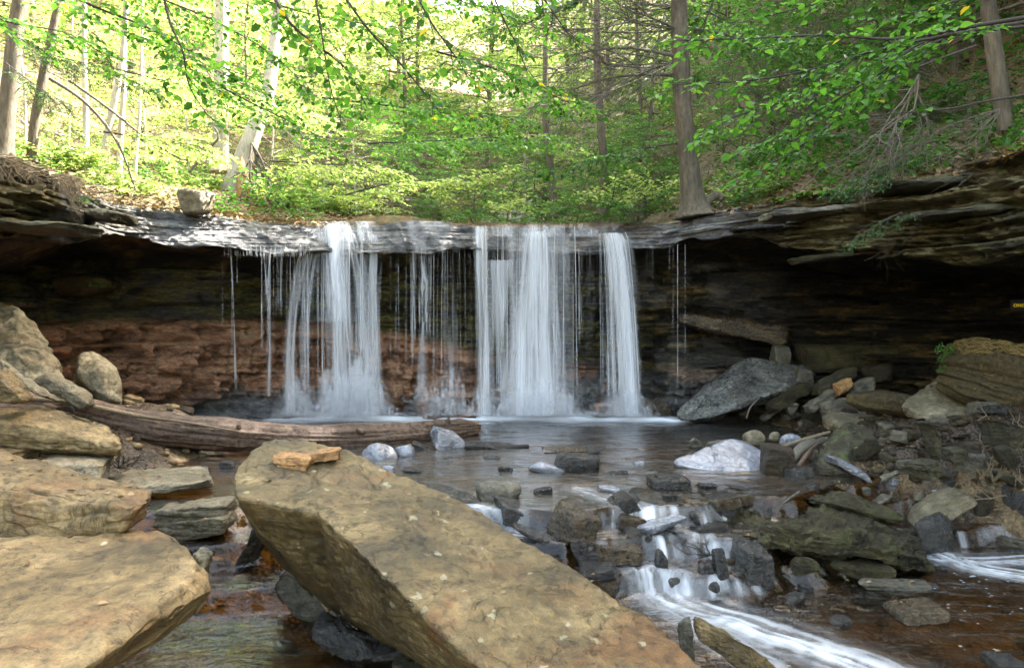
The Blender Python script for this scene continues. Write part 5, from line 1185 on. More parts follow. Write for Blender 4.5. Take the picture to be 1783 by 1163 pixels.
def twigs(name, label, root, n, length, spread, seed, mat='dead', dirv=(0, 0, -1), rad0=.01, cat='twigs', depth=2, group=None):
    rnd = random.Random(seed); parts = []
    def grow(p, d, L_, r, lev):
        k = 7; pp = [np.array(p)]; d = np.array(d, float); d /= np.linalg.norm(d)
        for _ in range(k):
            d = d + np.array([rnd.gauss(0, .16), rnd.gauss(0, .16), rnd.gauss(0, .16)]) ; d /= np.linalg.norm(d); pp.append(pp[-1] + d * L_ / k)
        parts.append(tube(pp, np.linspace(r, r * .35, k + 1), 4, 0, caps=False))
        if lev > 0:
            for _ in range(rnd.randint(3, 5)):
                i = rnd.randint(1, k - 1); nd_ = d + np.array([rnd.gauss(0, spread), rnd.gauss(0, spread), rnd.gauss(0, spread)])
                grow(pp[i], nd_, L_ * rnd.uniform(.35, .7), r * .6, lev - 1)
    for _ in range(n):
        grow(root, np.array(dirv) + np.array([rnd.gauss(0, spread * .6) for _ in range(3)]), length * rnd.uniform(.6, 1.1), rad0, depth)
    V, Fq = join(parts); o = mesh_obj(name, V, Fq, M[mat], origin=tuple(root)); used_labels.add(label); return tag(o, label, cat, group)
twigs('dead_twigs', 'forked bare twig dipping in the cascade left of the cube-like rock', P(1255, 965, 6.3), 2, .35, .5, 1, 'twig', (-1, -.1, -.3), .008)
twigs('dead_branch', 'crooked pale dead branch standing in the right-hand rubble', P(1730, 838, 7.6), 3, .5, .45, 2, 'root', (-.2, 0, 1), .016)
twigs('root_tangle', 'tangle of bare roots hanging over the rubble at the right edge', P(1775, 740, 7.6), 8, .5, .6, 3, 'root', (-.3, -.2, -.5), .012, 'roots')
twigs('dead_twigs', 'small brush of twigs on the debris slab behind the mossy-speckled block', P(1560, 770, 9.0), 6, .25, .7, 4, 'twig', (0, -.1, .6), .006)
twigs('dead_twigs', 'wet twig across the dark rocks of the side cascade', P(1752, 862, 7.4), 1, .55, .15, 5, 'root', (-1, -.1, -.25), .008, depth=1)
twigs('dead_twigs', 'pale upright twig in front of the mossy-speckled block', P(1538, 818, 8.3), 1, .2, .2, 6, 'pale', (0, 0, 1), .007, depth=0)
twigs('dead_twigs', 'soaked twigs caught left of the cracked slab\'s water edge', P(205, 815, 7.3), 6, .3, .6, 7, 'twig', (.5, -.3, .2), .006)
# roots hanging over the left ledge
def roots():
    rnd = random.Random(3); 
    for (cx, cy, n, Lm, lab) in ((30, 300, 110, .22, 'curtain of fine roots hanging over the ledge at the far left'), (112, 325, 90, .45, 'long shaggy root bundle dangling below the left ledge'), (165, 345, 22, .25, 'short root fringe on the left ledge near the wet cap')):
        parts = []
        for k in range(n):
            px = cx + rnd.gauss(0, 34 if n > 100 else 11); Y = np.interp(px, [0, 130, 210], [7.75, 9.35, 10.9]); p = P(px, 285 + (px * .3) + rnd.uniform(-8, 10), Y); pp = [p + np.array([0, .25, .08]), p + np.array([0, .05, .03])]
            L_ = Lm * rnd.uniform(.3, 1.2)
            dx = rnd.gauss(0, .02)
            for j in range(6): dx += rnd.gauss(0, .015); pp.append(pp[-1] + np.array([dx, rnd.gauss(-.004, .02), -L_ / 6 * rnd.uniform(.6, 1.2)]))
            parts.append(tube(pp, np.linspace(rnd.uniform(.003, .009), .0015, 8), 4, 0, caps=False))
        V, Fq = join(parts); o = mesh_obj('hanging_roots', V, Fq, M['root'], origin=tuple(V.mean(0))); used_labels.add(lab); tag(o, lab, 'roots')
roots()
# small sign in the hollow: dark board with routed yellow letters
M['blackwood'] = bark_mat('blackened_wood', (.004, .003, .002), (.01, .008, .005), 8, 1)
def sign():
    c = P(1778, 531, 9.3); t = empty('trail_sign', (c[0], c[1], c[2] - .08)); tag(t, 'dark wooden board with yellow carved capitals in the black hollow', 'sign')
    bm = bmesh.new(); bmesh.ops.create_cube(bm, size=1); bmesh.ops.scale(bm, vec=(.48, .03, .12), verts=bm.verts); bmesh.ops.bevel(bm, geom=bm.edges, offset=.006, segments=2, affect='EDGES')
    me = bpy.data.meshes.new('board'); bm.to_mesh(me); bm.free(); me.materials.append(M['blackwood']); o = bpy.data.objects.new('board', me); COL.objects.link(o); o.parent = t; o.location = (.11, 0, .08)
    cu = bpy.data.curves.new('lettering', 'FONT'); cu.body = 'ONEIDA'; cu.size = .056; cu.extrude = .004; cu.space_character = 1.12
    to = bpy.data.objects.new('tmp', cu); COL.objects.link(to); bpy.context.view_layer.update()
    me = bpy.data.meshes.new_from_object(to.evaluated_get(bpy.context.evaluated_depsgraph_get())); bpy.data.objects.remove(to)
    m, nt, N, L, out = new_mat('yellow_paint'); b = nd(N, 'ShaderNodeBsdfPrincipled', i_Roughness=.5); b.inputs['Base Color'].default_value = (.9, .62, .02, 1); L.new(b.outputs[0], out.inputs[0])
    me.materials.clear(); me.materials.append(m); o = bpy.data.objects.new('lettering', me); COL.objects.link(o); o.parent = t; o.rotation_euler = (rad(90), 0, 0); o.location = (-.105, -.02, .055)
sign()

# ================================================================== FOREST
def orth(d):
    d = d / np.linalg.norm(d); u = np.array([0, 0, 1.]) if abs(d[2]) < .9 else np.array([1., 0, 0])
    a = np.cross(d, u); a /= np.linalg.norm(a); return a, np.cross(a, d)
class Foliage:
    def __init__(s): s.tubes = []; s.p, s.a, s.n, s.s = [], [], [], []
    def leaf(s, p, a, n, sz): s.p.append(p); s.a.append(a); s.n.append(n); s.s.append(sz)
def spray(fo, rnd, base, d, L_, r, leaf, step, flat=.18, side=.55, droop=.12, nsub=None, leafn=1, twig=True, bare=0.):
    """a flat leafy spray: main twig with side twigs, leaves alternating"""
    d = d / np.linalg.norm(d); n = 8; pts = [np.array(base, float)]; dd = d.copy()
    for k in range(n):
        dd = dd + np.array([rnd.gauss(0, .07), rnd.gauss(0, .07), rnd.gauss(0, .05) - droop / n * 2]); dd /= np.linalg.norm(dd); pts.append(pts[-1] + dd * L_ / n)
    pts = np.array(pts)
    if twig: fo.tubes.append(tube(pts, np.linspace(r, r * .3, n + 1), 4, 0, caps=False))
    hz = np.cross(d, [0, 0, 1.]); hz /= np.linalg.norm(hz) + 1e-9
    def along(t):
        u = t * n; i = min(int(u), n - 1); return pts[i] + (pts[i + 1] - pts[i]) * (u - i), pts[i + 1] - pts[i]
    def lv(p, dr, sgn):
        dr = dr / np.linalg.norm(dr); a = dr * .75 + hz * sgn * .8 + np.array([rnd.gauss(0, .2), rnd.gauss(0, .2), rnd.gauss(-.1, .2)])
        nn = np.array([rnd.gauss(0, flat * 1.6), rnd.gauss(0, flat * 1.6), 1.]); fo.leaf(p, a, nn, leaf * rnd.uniform(.6, 1.15))
    m_ = nsub if nsub is not None else max(2, int(L_ / .16)); s_ = 1
    for k in range(m_):
        t = .12 + .85 * (k + rnd.random() * .5) / m_; p, dr = along(t); s_ = -s_
        sd = dr / np.linalg.norm(dr) * .7 + hz * s_ * .75 + np.array([0, 0, rnd.gauss(-.05, .1)]); sd /= np.linalg.norm(sd)
        sl = L_ * side * (1.05 - t) * rnd.uniform(.6, 1.1) + .08
        q = [p + sd * sl * f + np.array([0, 0, -droop * .5 * (f * sl) ** 2]) for f in (0, .35, .7, 1)]
        if twig: fo.tubes.append(tube(q, [r * .45, r * .35, r * .25, r * .15], 3, 0, caps=False))
        c = max(1, int(sl / step)); g = 1
        for j in range(c + 1):
            if rnd.random() < bare: continue
            f = (j + .6) / (c + .6); g = -g; i0 = min(int(f * 3), 2)
            pp = p + sd * sl * min(f, 1) + np.array([0, 0, -droop * .5 * (f * sl) ** 2]); dr2 = sd
            hz2 = np.cross(sd, [0, 0, 1.]); hz2 /= np.linalg.norm(hz2) + 1e-9
            a = dr2 * .75 + hz2 * g * .75 + np.array([rnd.gauss(0, .2), rnd.gauss(0, .2), rnd.gauss(-.12, .2)])
            fo.leaf(pp, a, np.array([rnd.gauss(0, flat * 1.6), rnd.gauss(0, flat * 1.6), 1.]), leaf * rnd.uniform(.35, 1.25))
    c = int(L_ * .5 / step); g = 1
    for j in range(c):
        g = -g; p, dr = along(.5 + .5 * (j + .5) / c); lv(p, dr, g)

def build_tree(name, H, seed, leaf=.09, step=.07, nlimb=22, low=.15, reach=2.6, r0=.12, mat='leafbg', bark='bark', lean=(0, 0), kind='beech', limbless=0, wid=.30, sub=5, dz=.1, trunk_n=14):
    rnd = random.Random(seed); fo = Foliage()
    t = empty(name)
    pts = [np.array([0, 0, -.6])]; d = np.array([lean[0], lean[1], 1.])
    for k in range(10):
        d = d + np.array([rnd.gauss(0, .05), rnd.gauss(0, .05), 0]); pts.append(pts[-1] + d / np.linalg.norm(d) * (H + .6) / 10)
    pts = smooth_path(pts, 40); rr = r0 * np.linspace(1, .12, 40) ** .8; rr[:3] *= np.array([1.5, 1.3, 1.1])
    V, Fq = tube(pts, rr, trunk_n, .08, seed, caps=False)
    tubes = [(V, Fq)]
    for k in range(nlimb):
        f = low + (1 - low) * ((k + rnd.random()) / nlimb) ** .9; i = min(int(f * 39), 38); base = pts[i]
        az = k * 2.4 + rnd.uniform(-.5, .5); up = rnd.uniform(.0, .5) if kind == 'beech' else rnd.uniform(-.25, .1)
        L_ = reach * (1.05 - f) ** .6 * rnd.uniform(.65, 1.1) + .3
        dv = np.array([math.cos(az), math.sin(az), up]); dv /= np.linalg.norm(dv)
        mid = base + dv * L_ * .5; end = mid + (dv + np.array([0, 0, -.35])) * L_ * .5
        lp_ = smooth_path([base, mid, end], 8); fo.tubes.append(tube(lp_, np.linspace(rr[i] * .35 + .008, .006, 8), 5, 0, caps=False))
        if k < limbless: continue
        for j in range(sub):
            u = .25 + .75 * (j + rnd.random() * .6) / sub; q = lp_[min(int(u * 7), 7)] + np.array([0, 0, rnd.uniform(-dz, dz)])
            s_ = 1 if j % 2 else -1; hz = np.array([-dv[1], dv[0], 0]) * s_
            dd = dv * rnd.uniform(.5, 1) + hz * rnd.uniform(.3, .9) + np.array([0, 0, rnd.uniform(-.25, .15)])
            spray(fo, rnd, q, dd, L_ * .42 * rnd.uniform(.7, 1.1) + .25, .006, leaf, step, twig=(j % 2 == 0), nsub=6, droop=.15 if kind == 'beech' else .3)
    V, Fq = join(tubes + fo.tubes)
    mesh_obj('trunk', V, Fq, M[bark], t)
    if fo.p: leaves_obj('crown', fo.p, fo.a, fo.n, fo.s, M[mat], t, wid=wid)
    return t
def copy_thing(src, loc, rz, s=1.):
    r = src.copy(); COL.objects.link(r); r.location = loc; r.rotation_euler = (0, 0, rz); r.scale = (s, s, s)
    for ch in src.children:
        c = ch.copy(); COL.objects.link(c); c.parent = r
    return r
def place(srcs, spots, label, cat, group, used):
    for k, (x, y, s) in enumerate(spots):
        src = srcs[k % len(srcs)]; z = terr(x, y) - .05
        lab = label(x, y) if callable(label) else label
        if src.name not in used:
            used.add(src.name); o = src; o.location = (x, y, z); o.scale = (s, s, s); o.rotation_euler = (0, 0, (k * 1.7) % 6.28)
        else: o = copy_thing(src, (x, y, z), (k * 1.7) % 6.28, s)
        tag(o, lab[0] if isinstance(lab, tuple) else lab, cat, lab[1] if isinstance(lab, tuple) else group)
def where(x, y):
    px = CX + F * x / y
    for lim, w in ((150, 'behind the two far-left grey trunks'), (350, 'behind the pale stems at the left'), (550, 'behind the leaning broken trunk'), (750, 'behind the left waterfall'), (960, 'behind the central falls'),
                   (1190, 'left of the straight flared trunk'), (1350, 'just right of the straight flared trunk'), (1600, 'above the right ledge'), (9999, 'beside the big right-edge trunk')):
        if px < lim: break
    d = 'far up the slope' if y > 34 else 'midway up the slope' if y > 25 else 'near the rim'
    return d + ' ' + w
used_src = set()
rnd0 = random.Random(77)
def px_spot(px, Y): return ((px - CX) / F * Y, Y)
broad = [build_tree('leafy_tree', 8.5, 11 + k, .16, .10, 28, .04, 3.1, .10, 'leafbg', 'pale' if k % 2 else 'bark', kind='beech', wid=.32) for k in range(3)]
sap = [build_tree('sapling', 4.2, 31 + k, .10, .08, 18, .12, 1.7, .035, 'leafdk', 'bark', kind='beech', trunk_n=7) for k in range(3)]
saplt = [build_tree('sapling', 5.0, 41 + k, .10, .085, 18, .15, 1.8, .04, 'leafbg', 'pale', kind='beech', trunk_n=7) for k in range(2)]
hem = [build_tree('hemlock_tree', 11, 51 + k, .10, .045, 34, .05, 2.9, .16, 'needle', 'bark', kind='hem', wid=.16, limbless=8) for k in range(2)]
# far wall of trees
spots = []
for row, (Y, n, sc_) in enumerate(((46, 15, 1.6), (39, 14, 1.35), (32, 13, 1.15), (26, 11, .95), (21, 7, .75))):
    for k in range(n):
        px = -250 + 2250 * (k + .5 + rnd0.uniform(-.35, .35)) / n; spots.append((*px_spot(px, Y + rnd0.uniform(-2.5, 2.5)), sc_ * rnd0.uniform(.85, 1.15)))
L1_ = [s for s in spots if s[0] / s[1] < .05]; R1_ = [s for s in spots if s[0] / s[1] >= .05]
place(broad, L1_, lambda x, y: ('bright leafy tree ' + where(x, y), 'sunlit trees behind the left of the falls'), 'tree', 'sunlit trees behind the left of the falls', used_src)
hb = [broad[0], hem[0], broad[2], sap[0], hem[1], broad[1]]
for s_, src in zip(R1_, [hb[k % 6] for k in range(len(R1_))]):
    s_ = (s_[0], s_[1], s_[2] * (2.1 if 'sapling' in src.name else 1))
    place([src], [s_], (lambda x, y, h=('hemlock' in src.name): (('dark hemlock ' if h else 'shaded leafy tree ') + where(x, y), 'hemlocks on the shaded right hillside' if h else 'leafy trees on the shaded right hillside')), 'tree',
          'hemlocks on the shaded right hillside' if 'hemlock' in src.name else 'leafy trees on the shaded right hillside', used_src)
# big unseen trees added on the right-hand slope to shade the gorge
for k, (x, y, s_) in enumerate([(14, 9, 1.3), (17, 13, 1.5), (13, 15, 1.1), (19, 8, 1.5), (22, 16, 1.6), (15, 19, 1.2), (12, 5, 1.2), (18, 4, 1.5), (20, 21, 1.4), (11, 11, 1.0), (24, 11, 1.6), (15.5, 1, 1.3), (10, 11.2, 1.1), (11.5, 13.8, 1.1), (9.6, 8.2, 1.0), (12.2, 8.6, 1.2), (9.2, 5.4, 1.0), (13, 11.5, 1.3), (10.5, 6.8, 1.1), (16, 10.5, 1.4), (9.9, 9.6, 1.2), (11, 15.5, 1.2)]):
    place([hem[k % 2] if k % 3 == 1 else broad[k % 3]], [(x, y, s_)], 'large tree standing high on the steep slope right of the gorge', 'tree', 'big trees added right of the gorge for shade', used_src)
for k, (x, y, s_) in enumerate([(8.8, 10.4, 2.2), (9.8, 10.0, 2.4), (10.8, 12.6, 2.5), (9.2, 11.6, 2.3), (8.4, 9.4, 2.0), (10.4, 11.3, 2.5)]):
    place([sap[k % 3]], [(x, y, s_)], 'dense young tree standing on the rim right of the gorge', 'tree', 'young trees added on the rim for shade', used_src)  # unseen crowns added on the sun's path to shade the cascade
# understory
us = [(*px_spot(px, Y), s) for px, Y, s in [(40, 15, .8), (120, 17, .9), (190, 19, .8), (255, 17.5, .8), (330, 20, .9), (470, 19, .85), (560, 20.5, .9), (620, 18, .75)]]
place(saplt, us, lambda x, y: ('thin pale-stemmed sapling ' + where(x, y), 'pale saplings beyond the left ledge'), 'sapling', 'pale saplings beyond the left ledge', used_src)
us = [(*px_spot(px, Y), s) for px, Y, s in [(700, 19, .8), (760, 21.5, .9), (820, 18, .7), (880, 22, .9), (940, 19.5, .8), (1000, 17.5, .6), (1060, 19.5, .75), (1120, 17, .6), (1290, 17.5, .7), (1380, 16.5, .7), (1340, 15, .6), (1440, 15.5, .75), (1500, 17, .85), (1550, 14.5, .6), (1620, 16, .8), (1700, 14, .7), (1760, 15, .8), (1260, 20, .9), (1420, 20, 1.0), (1570, 20, 1.0), (1680, 19, 1.0), (1330, 23, 1.1), (1480, 23, 1.2), (1640, 23, 1.2), (1760, 20, 1.1), (730, 26, 1.1), (850, 27, 1.1), (1010, 26, 1.1), (1110, 24, 1.0),
                                            (650, 24, 1.0), (580, 26, 1.1)]]
place(sap, us, (lambda x, y: ('low green sapling ' + where(x, y), 'saplings in the thicket behind the falls' if x / y < .25 else 'saplings on the right slope')), 'sapling', None, used_src)
# trees that stand alone
def single(name, label, path, r, mat='bark', cat='tree', seg=22, bump=.1, seed=1, limbs=(), leafmat=None, flare=1.0, n=70, bs=3):
    t = empty(name, tuple(path[0])); loc = np.array(path[0]); pth = smooth_path(path, n)
    rr = np.interp(np.linspace(0, 1, n), np.linspace(0, 1, len(r)), r)
    V, Fq = tube(pth - loc, rr, seg, bump, seed, bs, caps=True)
    if flare > 1:
        h = V[:, 2]; k = 1 + (flare - 1) * np.exp(-np.maximum(0, h) / .16); an = np.arctan2(V[:, 1], V[:, 0]); k = 1 + (k - 1) * (.55 + .45 * np.sin(an * 5 + 1) ** 2) * 1.3
        V[:, 0] *= k; V[:, 1] *= k
    fixq(V, Fq, 'trunk', M[mat], t)
    used_labels.add(label); tag(t, label, cat); return t, pth, loc
Yr = 12.9
t, pth, loc = single('hemlock_tree', 'straight grey-brown trunk with a flared root base standing right of the falls', pts3((1216, 378, Yr), (1206, 330, Yr), (1197, 260, Yr), (1188, 170, Yr), (1184, 80, Yr), (1182, -20, Yr), (1178, -500, Yr)), [.20, .17, .155, .145, .138, .13, .09], flare=1.9, seed=5)
fo = Foliage(); rnd = random.Random(5)
for z_, az, L_ in ((5.7, 2.7, 2.4), (6.0, 3.3, 2.0), (6.5, .3, 2.0), (7.2, 3.0, 2.6), (7.6, 1.3, 2.2), (8.2, 4.3, 2.4), (8.8, 2.0, 2.4), (9.3, 5.4, 2.2), (9.8, .5, 2.0)):
    b = np.array([pth[np.argmin(abs(pth[:, 2] - z_))][0], Yr, z_]) - loc; dv = np.array([math.cos(az), math.sin(az), .1 if z_ < 6.4 else -.05])
    q = smooth_path([b, b + dv * L_ * .5, b + (dv + np.array([0, 0, -.15])) * L_], 8); fo.tubes.append(tube(q, np.linspace(.035, .008, 8), 6, .1, 3, caps=False))
    if z_ > 7.0:
        for j in range(9): spray(fo, rnd, q[min(7, j // 2 + 3)], dv + np.array([-dv[1], dv[0], 0]) * rnd.uniform(-1, 1) + np.array([0, 0, -.2]), .9, .005, .09, .03, droop=.3, nsub=7)
V, Fq = join(fo.tubes); mesh_obj('limb', V, Fq, M['dead'], t); leaves_obj('crown', fo.p, fo.a, fo.n, fo.s, M['needle'], t, wid=.16)
V, Fq = tube(smooth_path(pts3((1225, 362, 12.85), (1240, 344, 12.8), (1254, 342, 12.8), (1255, 362, 12.8)), 20) - loc, np.linspace(.09, .035, 20), 10, .15, 8); fixq(V, Fq, 'root', M['bark'], t)
# leaning broken tree
Yb = 15.2
t, pth, loc = single('broken_tree', 'bright leaning snapped trunk rising from the lip left of the falls', pts3((394, 372, Yb), (404, 330, Yb), (425, 275, Yb), (447, 215, Yb), (466, 165, Yb), (480, 60, Yb + .2), (500, -120, Yb + .5)), [.22, .20, .18, .155, .135, .11, .08], 'pale', seed=8, flare=1.3)
V, Fq = tube(pts3((420, 372, Yb - .22), (424, 320, Yb - .2), (420, 262, Yb - .12)) - loc, [.14, .12, .02], 10, .25, 9); fixq(V, Fq, 'split_wood', M['redwood'], t)
twigs('dead_branch', 'bent bare branches hanging at the foot of the leaning broken trunk', P(438, 250, 14.9), 5, 1.3, .45, 31, 'dead', (.4, 0, -.9), .025, 'dead branch')
# left trees
for k, (path, r, mat, lab) in enumerate([
    (pts3((4, 285, 11.5), (12, 200, 11.5), (22, 110, 11.5), (30, 40, 11.5), (40, -60, 11.5), (60, -400, 11.7)), [.13, .115, .11, .105, .10, .05], 'bark', 'thick grey trunk at the far left edge above the root-hung ledge'),
    (pts3((56, 285, 12.2), (62, 210, 12.2), (76, 130, 12.2), (90, 60, 12.2), (110, -60, 12.2), (120, -300, 12.4)), [.08, .075, .07, .06, .055, .03], 'bark', 'slimmer grey trunk just right of the thick one at the far left'),
    (pts3((150, 300, 15), (149, 190, 15), (146, 60, 15), (150, -200, 15)), [.06, .055, .05, .03], 'pale', 'pale straight stem third from the left edge'),
    (pts3((170, 345, 14), (180, 270, 14), (200, 170, 14), (215, 80, 14), (225, -120, 14)), [.07, .06, .06, .05, .03], 'pale', 'pale stem leaning slightly right above the left ledge end'),
    (pts3((206, 345, 14.5), (210, 240, 14.5), (216, 130, 14.5), (220, -150, 14.5)), [.055, .05, .045, .02], 'pale', 'bright thin straight stem beside the slightly leaning pale stem'),
    (pts3((232, 345, 15.5), (238, 250, 15.5), (244, 170, 15.5), (250, -100, 15.5)), [.04, .04, .03, .02], 'pale', 'very thin pale stem left of the lip boulder'),
    (pts3((385, 300, 19), (384, 220, 19), (386, 120, 19), (386, -60, 19)), [.2, .19, .17, .14], 'pale', 'broad hazy pale trunk behind the leaning broken trunk'),
    (pts3((1048, 375, 17), (1052, 300, 17), (1046, 220, 17), (1040, 100, 17), (1040, -80, 17)), [.10, .09, .085, .08, .05], 'bark', 'slender dark trunk in the thicket behind the right fall'),
    (pts3((965, 380, 19), (960, 300, 19), (950, 210, 19), (950, 60, 19)), [.10, .09, .08, .05], 'bark', 'slender dark trunk in the thicket behind the central falls'),
    (pts3((1425, 250, 17), (1412, 150, 17), (1400, 60, 17), (1392, -100, 17)), [.12, .11, .10, .07], 'bark', 'dark bare trunk on the shaded slope above the leaf branches'),
    (pts3((1510, 200, 19), (1515, 100, 19), (1520, -80, 19)), [.16, .15, .1], 'bark', 'hazy grey trunk upslope in the upper right'),
    (pts3((1668, 250, 13.5), (1664, 150, 13.5), (1662, 40, 13.5), (1660, -100, 13.5)), [.09, .085, .08, .06], 'bark', 'narrow dark trunk left of the big right-edge trunk'),
    (pts3((1772, 330, 9.9), (1758, 260, 9.9), (1742, 160, 9.9), (1728, 60, 9.9), (1715, -60, 9.9), (1700, -400, 9.9)), [.13, .11, .10, .095, .09, .06], 'bark', 'big mossy brown trunk near the right edge with exposed roots'),
    (pts3((1360, 270, 22), (1352, 150, 22), (1348, -50, 22)), [.15, .13, .09], 'bark', 'distant shaded trunk above the straight flared trunk\'s right side'),
    (pts3((1585, 240, 20), (1580, 120, 20), (1570, -60, 20)), [.15, .13, .1], 'bark', 'distant brown trunk between the hazy grey one and the right edge'),
    ]):
    single('tree' if k not in (3, 4, 5) else 'sapling', lab, path, r, mat, seed=60 + k, flare=1.35)
# arching bare stem on the left
for k, (path, r, lab) in enumerate([
    (pts3((120, 140, 12.5), (190, 190, 12.6), (260, 245, 12.8), (320, 280, 13)), .022, 'long bare branch arching down to the right above the left ledge'),
    (pts3((75, 130, 12.3), (150, 180, 12.4), (205, 250, 12.6), (236, 330, 12.9)), .028, 'bare curved stem bending down over the left ledge end'),
    (pts3((330, 300, 15), (360, 262, 15), (380, 240, 15), (372, 220, 15)), .03, 'short bare stem left of the leaning broken trunk')]):
    logthing('bare_branch', lab, path, [r, r * .9, r * .4], 'dead', 'branch', 40, 8, .1, 20 + k)
# dead thicket of fine grey branches left of the straight trunk, and others
for k, (px, py, Y, n, L_, dv, lab) in enumerate([
    (1176, 50, 12.8, 7, 2.6, (-1, -.1, -.15), 'mass of fine grey dead branches reaching left from the straight flared trunk'),
    (1170, 110, 12.8, 6, 2.2, (-1, -.3, -.35), 'lower drooping dead branches left of the straight flared trunk'),
    (1190, 10, 12.9, 5, 2.0, (-.8, .3, .1), 'dead branches at the very top beside the straight flared trunk'),
    (1600, 130, 9.6, 5, 1.6, (-.45, 0, -1), 'grey bundle of dead hemlock twigs hanging over the right ledge'),
    (1560, 215, 9.5, 6, .9, (-.3, -.1, -1), 'dead twig tips drooping in front of the right ledge'),
    (1740, 190, 9.7, 5, 1.3, (-.6, -.1, -.6), 'dead branches spreading left from the big right-edge trunk'),
    (1758, 280, 9.4, 4, 1.3, (-1, -.1, -.35), 'pale dead sticks sloping down over the right ledge'),
    (480, 215, 16, 7, 2.2, (.8, -.1, -.5), 'sunlit dead branch fan right of the leaning broken trunk'),
    (600, 300, 17, 6, 2.0, (.3, 0, -.4), 'pale dead brush low behind the left waterfall'),
    (1000, 120, 16, 5, 2.6, (-.6, 0, -.3), 'grey dead limbs deep in the thicket above the central falls'),
    (1290, 60, 17, 6, 3.0, (.5, 0, .1), 'tangle of dead limbs on the upper right slope'),
    (1640, 60, 14, 5, 2.4, (-.4, 0, -.2), 'brown dead limbs in the top right'),
    (1420, 200, 14, 6, 1.8, (-.3, 0, .2), 'brown brush tangle on the right slope behind the leaf branches'),
    (1700, 230, 12, 6, 1.6, (-.5, 0, .3), 'brown brush tangle below the big right-edge trunk'),
    (1540, 100, 15, 6, 2.4, (-.3, 0, .1), 'fine grey limb tangle high on the right slope')]):
    twigs('dead_branch', lab, P(px, py, Y), n, L_, .42, 200 + k, 'dead', dv, .014 if L_ > 1.5 else .008, 'dead branch', depth=3 if L_ > 1.5 else 2)

# ---- overhanging beech branches with separate leaves
def leaf_branch(name, label, path, r, seed, leaf=.075, step=.05, sub=.5, every=.13, mat='leaf', twm='twig', wid=.33, group=None, droop=.18, cat='branch', drop=0, hemi=False):
    rnd = random.Random(seed); pth = smooth_path(path, 40); fo = Foliage(); loc = pth[0].copy()
    ln = np.concatenate([[0], np.cumsum(np.linalg.norm(np.diff(pth, axis=0), axis=1))]); tot = ln[-1]
    main = tube(pth - loc, np.linspace(r, r * .25, 40), 7, .08, seed, caps=False)
    d = drop * tot; s_ = 1
    while d < tot:
        f = d / tot; q = np.array([np.interp(d, ln, pth[:, k]) for k in range(3)]) - loc; i = min(int(f * 39), 38); dr = pth[i + 1] - pth[i]; dr /= np.linalg.norm(dr)
        hz = np.cross(dr, [0, 0, 1.]); 
        if np.linalg.norm(hz) < .3: hz = np.array([math.cos(d * 9), math.sin(d * 9), 0])
        hz /= np.linalg.norm(hz); s_ = -s_
        dd = dr * .8 + hz * s_ * rnd.uniform(.5, .9) + np.array([0, 0, rnd.uniform(-.25, .1)])
        spray(fo, rnd, q, dd, sub * (1.1 - .6 * f) * rnd.uniform(.6, 1.15), .0035, leaf, step, droop=droop, nsub=max(2, int(sub / .14)), side=.5, flat=.3)
        d += every * rnd.uniform(.7, 1.4)
    t = empty(name, tuple(loc)); V, Fq = join([main] + fo.tubes); mesh_obj('twig', V, Fq, M[twm], t)
    leaves_obj('leaves', fo.p, fo.a, fo.n, fo.s, M[mat], t, wid=wid); used_labels.add(label); return tag(t, label, cat, group)
LB = [ # label, path, r, sub, every
 ('dark-stemmed leafy twig crossing from the top edge toward the centre of the photo', [(715, -30, 5.0), (748, 35, 5.0), (790, 95, 5.1), (818, 140, 5.2)], .008, .30, .13),
 ('long leafy branch slanting from the top left of centre down toward the central falls', [(590, -20, 5.5), (640, 50, 5.5), (700, 115, 5.6), (745, 170, 5.7), (772, 205, 5.8)], .010, .40, .12),
 ('leafy branch hanging above the leaning broken trunk', [(462, -30, 5.6), (505, 40, 5.6), (560, 85, 5.7), (605, 125, 5.8), (640, 190, 5.9)], .012, .45, .12),
 ('drooping leafy twig near the top left with leaves in a hanging fan', [(280, -30, 6.0), (296, 40, 6.0), (318, 90, 6.0), (330, 150, 6.1), (360, 200, 6.2)], .012, .5, .12),
 ('leafy twig falling from the top between the two slanting branches', [(545, -30, 7), (560, 60, 7), (575, 150, 7.1), (600, 230, 7.2)], .01, .5, .13),
 ('small leafy twig hanging at the top right of centre', [(935, -20, 5.6), (965, 25, 5.6), (990, 60, 5.7), (1018, 95, 5.8)], .008, .25, .12),
 ('leafy twig hanging at the top, left of the dead grey thicket', [(850, -30, 6), (875, 30, 6), (900, 80, 6.1), (920, 130, 6.2)], .008, .35, .13),
 ('broad leafy spray across the top left corner region', [(60, -40, 7), (160, 10, 7), (260, 50, 7.2), (350, 100, 7.4), (420, 130, 7.6)], .014, .7, .13),
 ('second leafy spray filling the top left, behind the broad one', [(150, -60, 8.5), (260, -10, 8.5), (380, 40, 8.7), (480, 100, 9), (540, 160, 9)], .014, .8, .13),
 ('leafy spray along the top edge left of centre', [(330, -50, 8), (430, -10, 8), (520, 20, 8.2), (620, 40, 8.4), (720, 60, 8.6)], .012, .7, .13),
 ('leafy spray along the top edge over the central falls', [(650, -50, 9), (760, -10, 9), (860, 20, 9), (960, 60, 9.2)], .012, .7, .14),
 ('lower leafy twigs sweeping down over the left woods', [(330, 120, 8.5), (420, 170, 8.6), (520, 220, 8.8), (600, 260, 9.0)], .010, .6, .14),
 ('leafy spray hanging left of the thick grey far-left trunk\'s top', [(-60, 10, 8), (20, 40, 8), (120, 60, 8.2), (200, 110, 8.4)], .012, .7, .13),
 ('fine leafy spray high behind the drooping twig', [(230, 60, 10), (330, 100, 10), (430, 150, 10.2), (500, 180, 10.3)], .010, .9, .14),
]
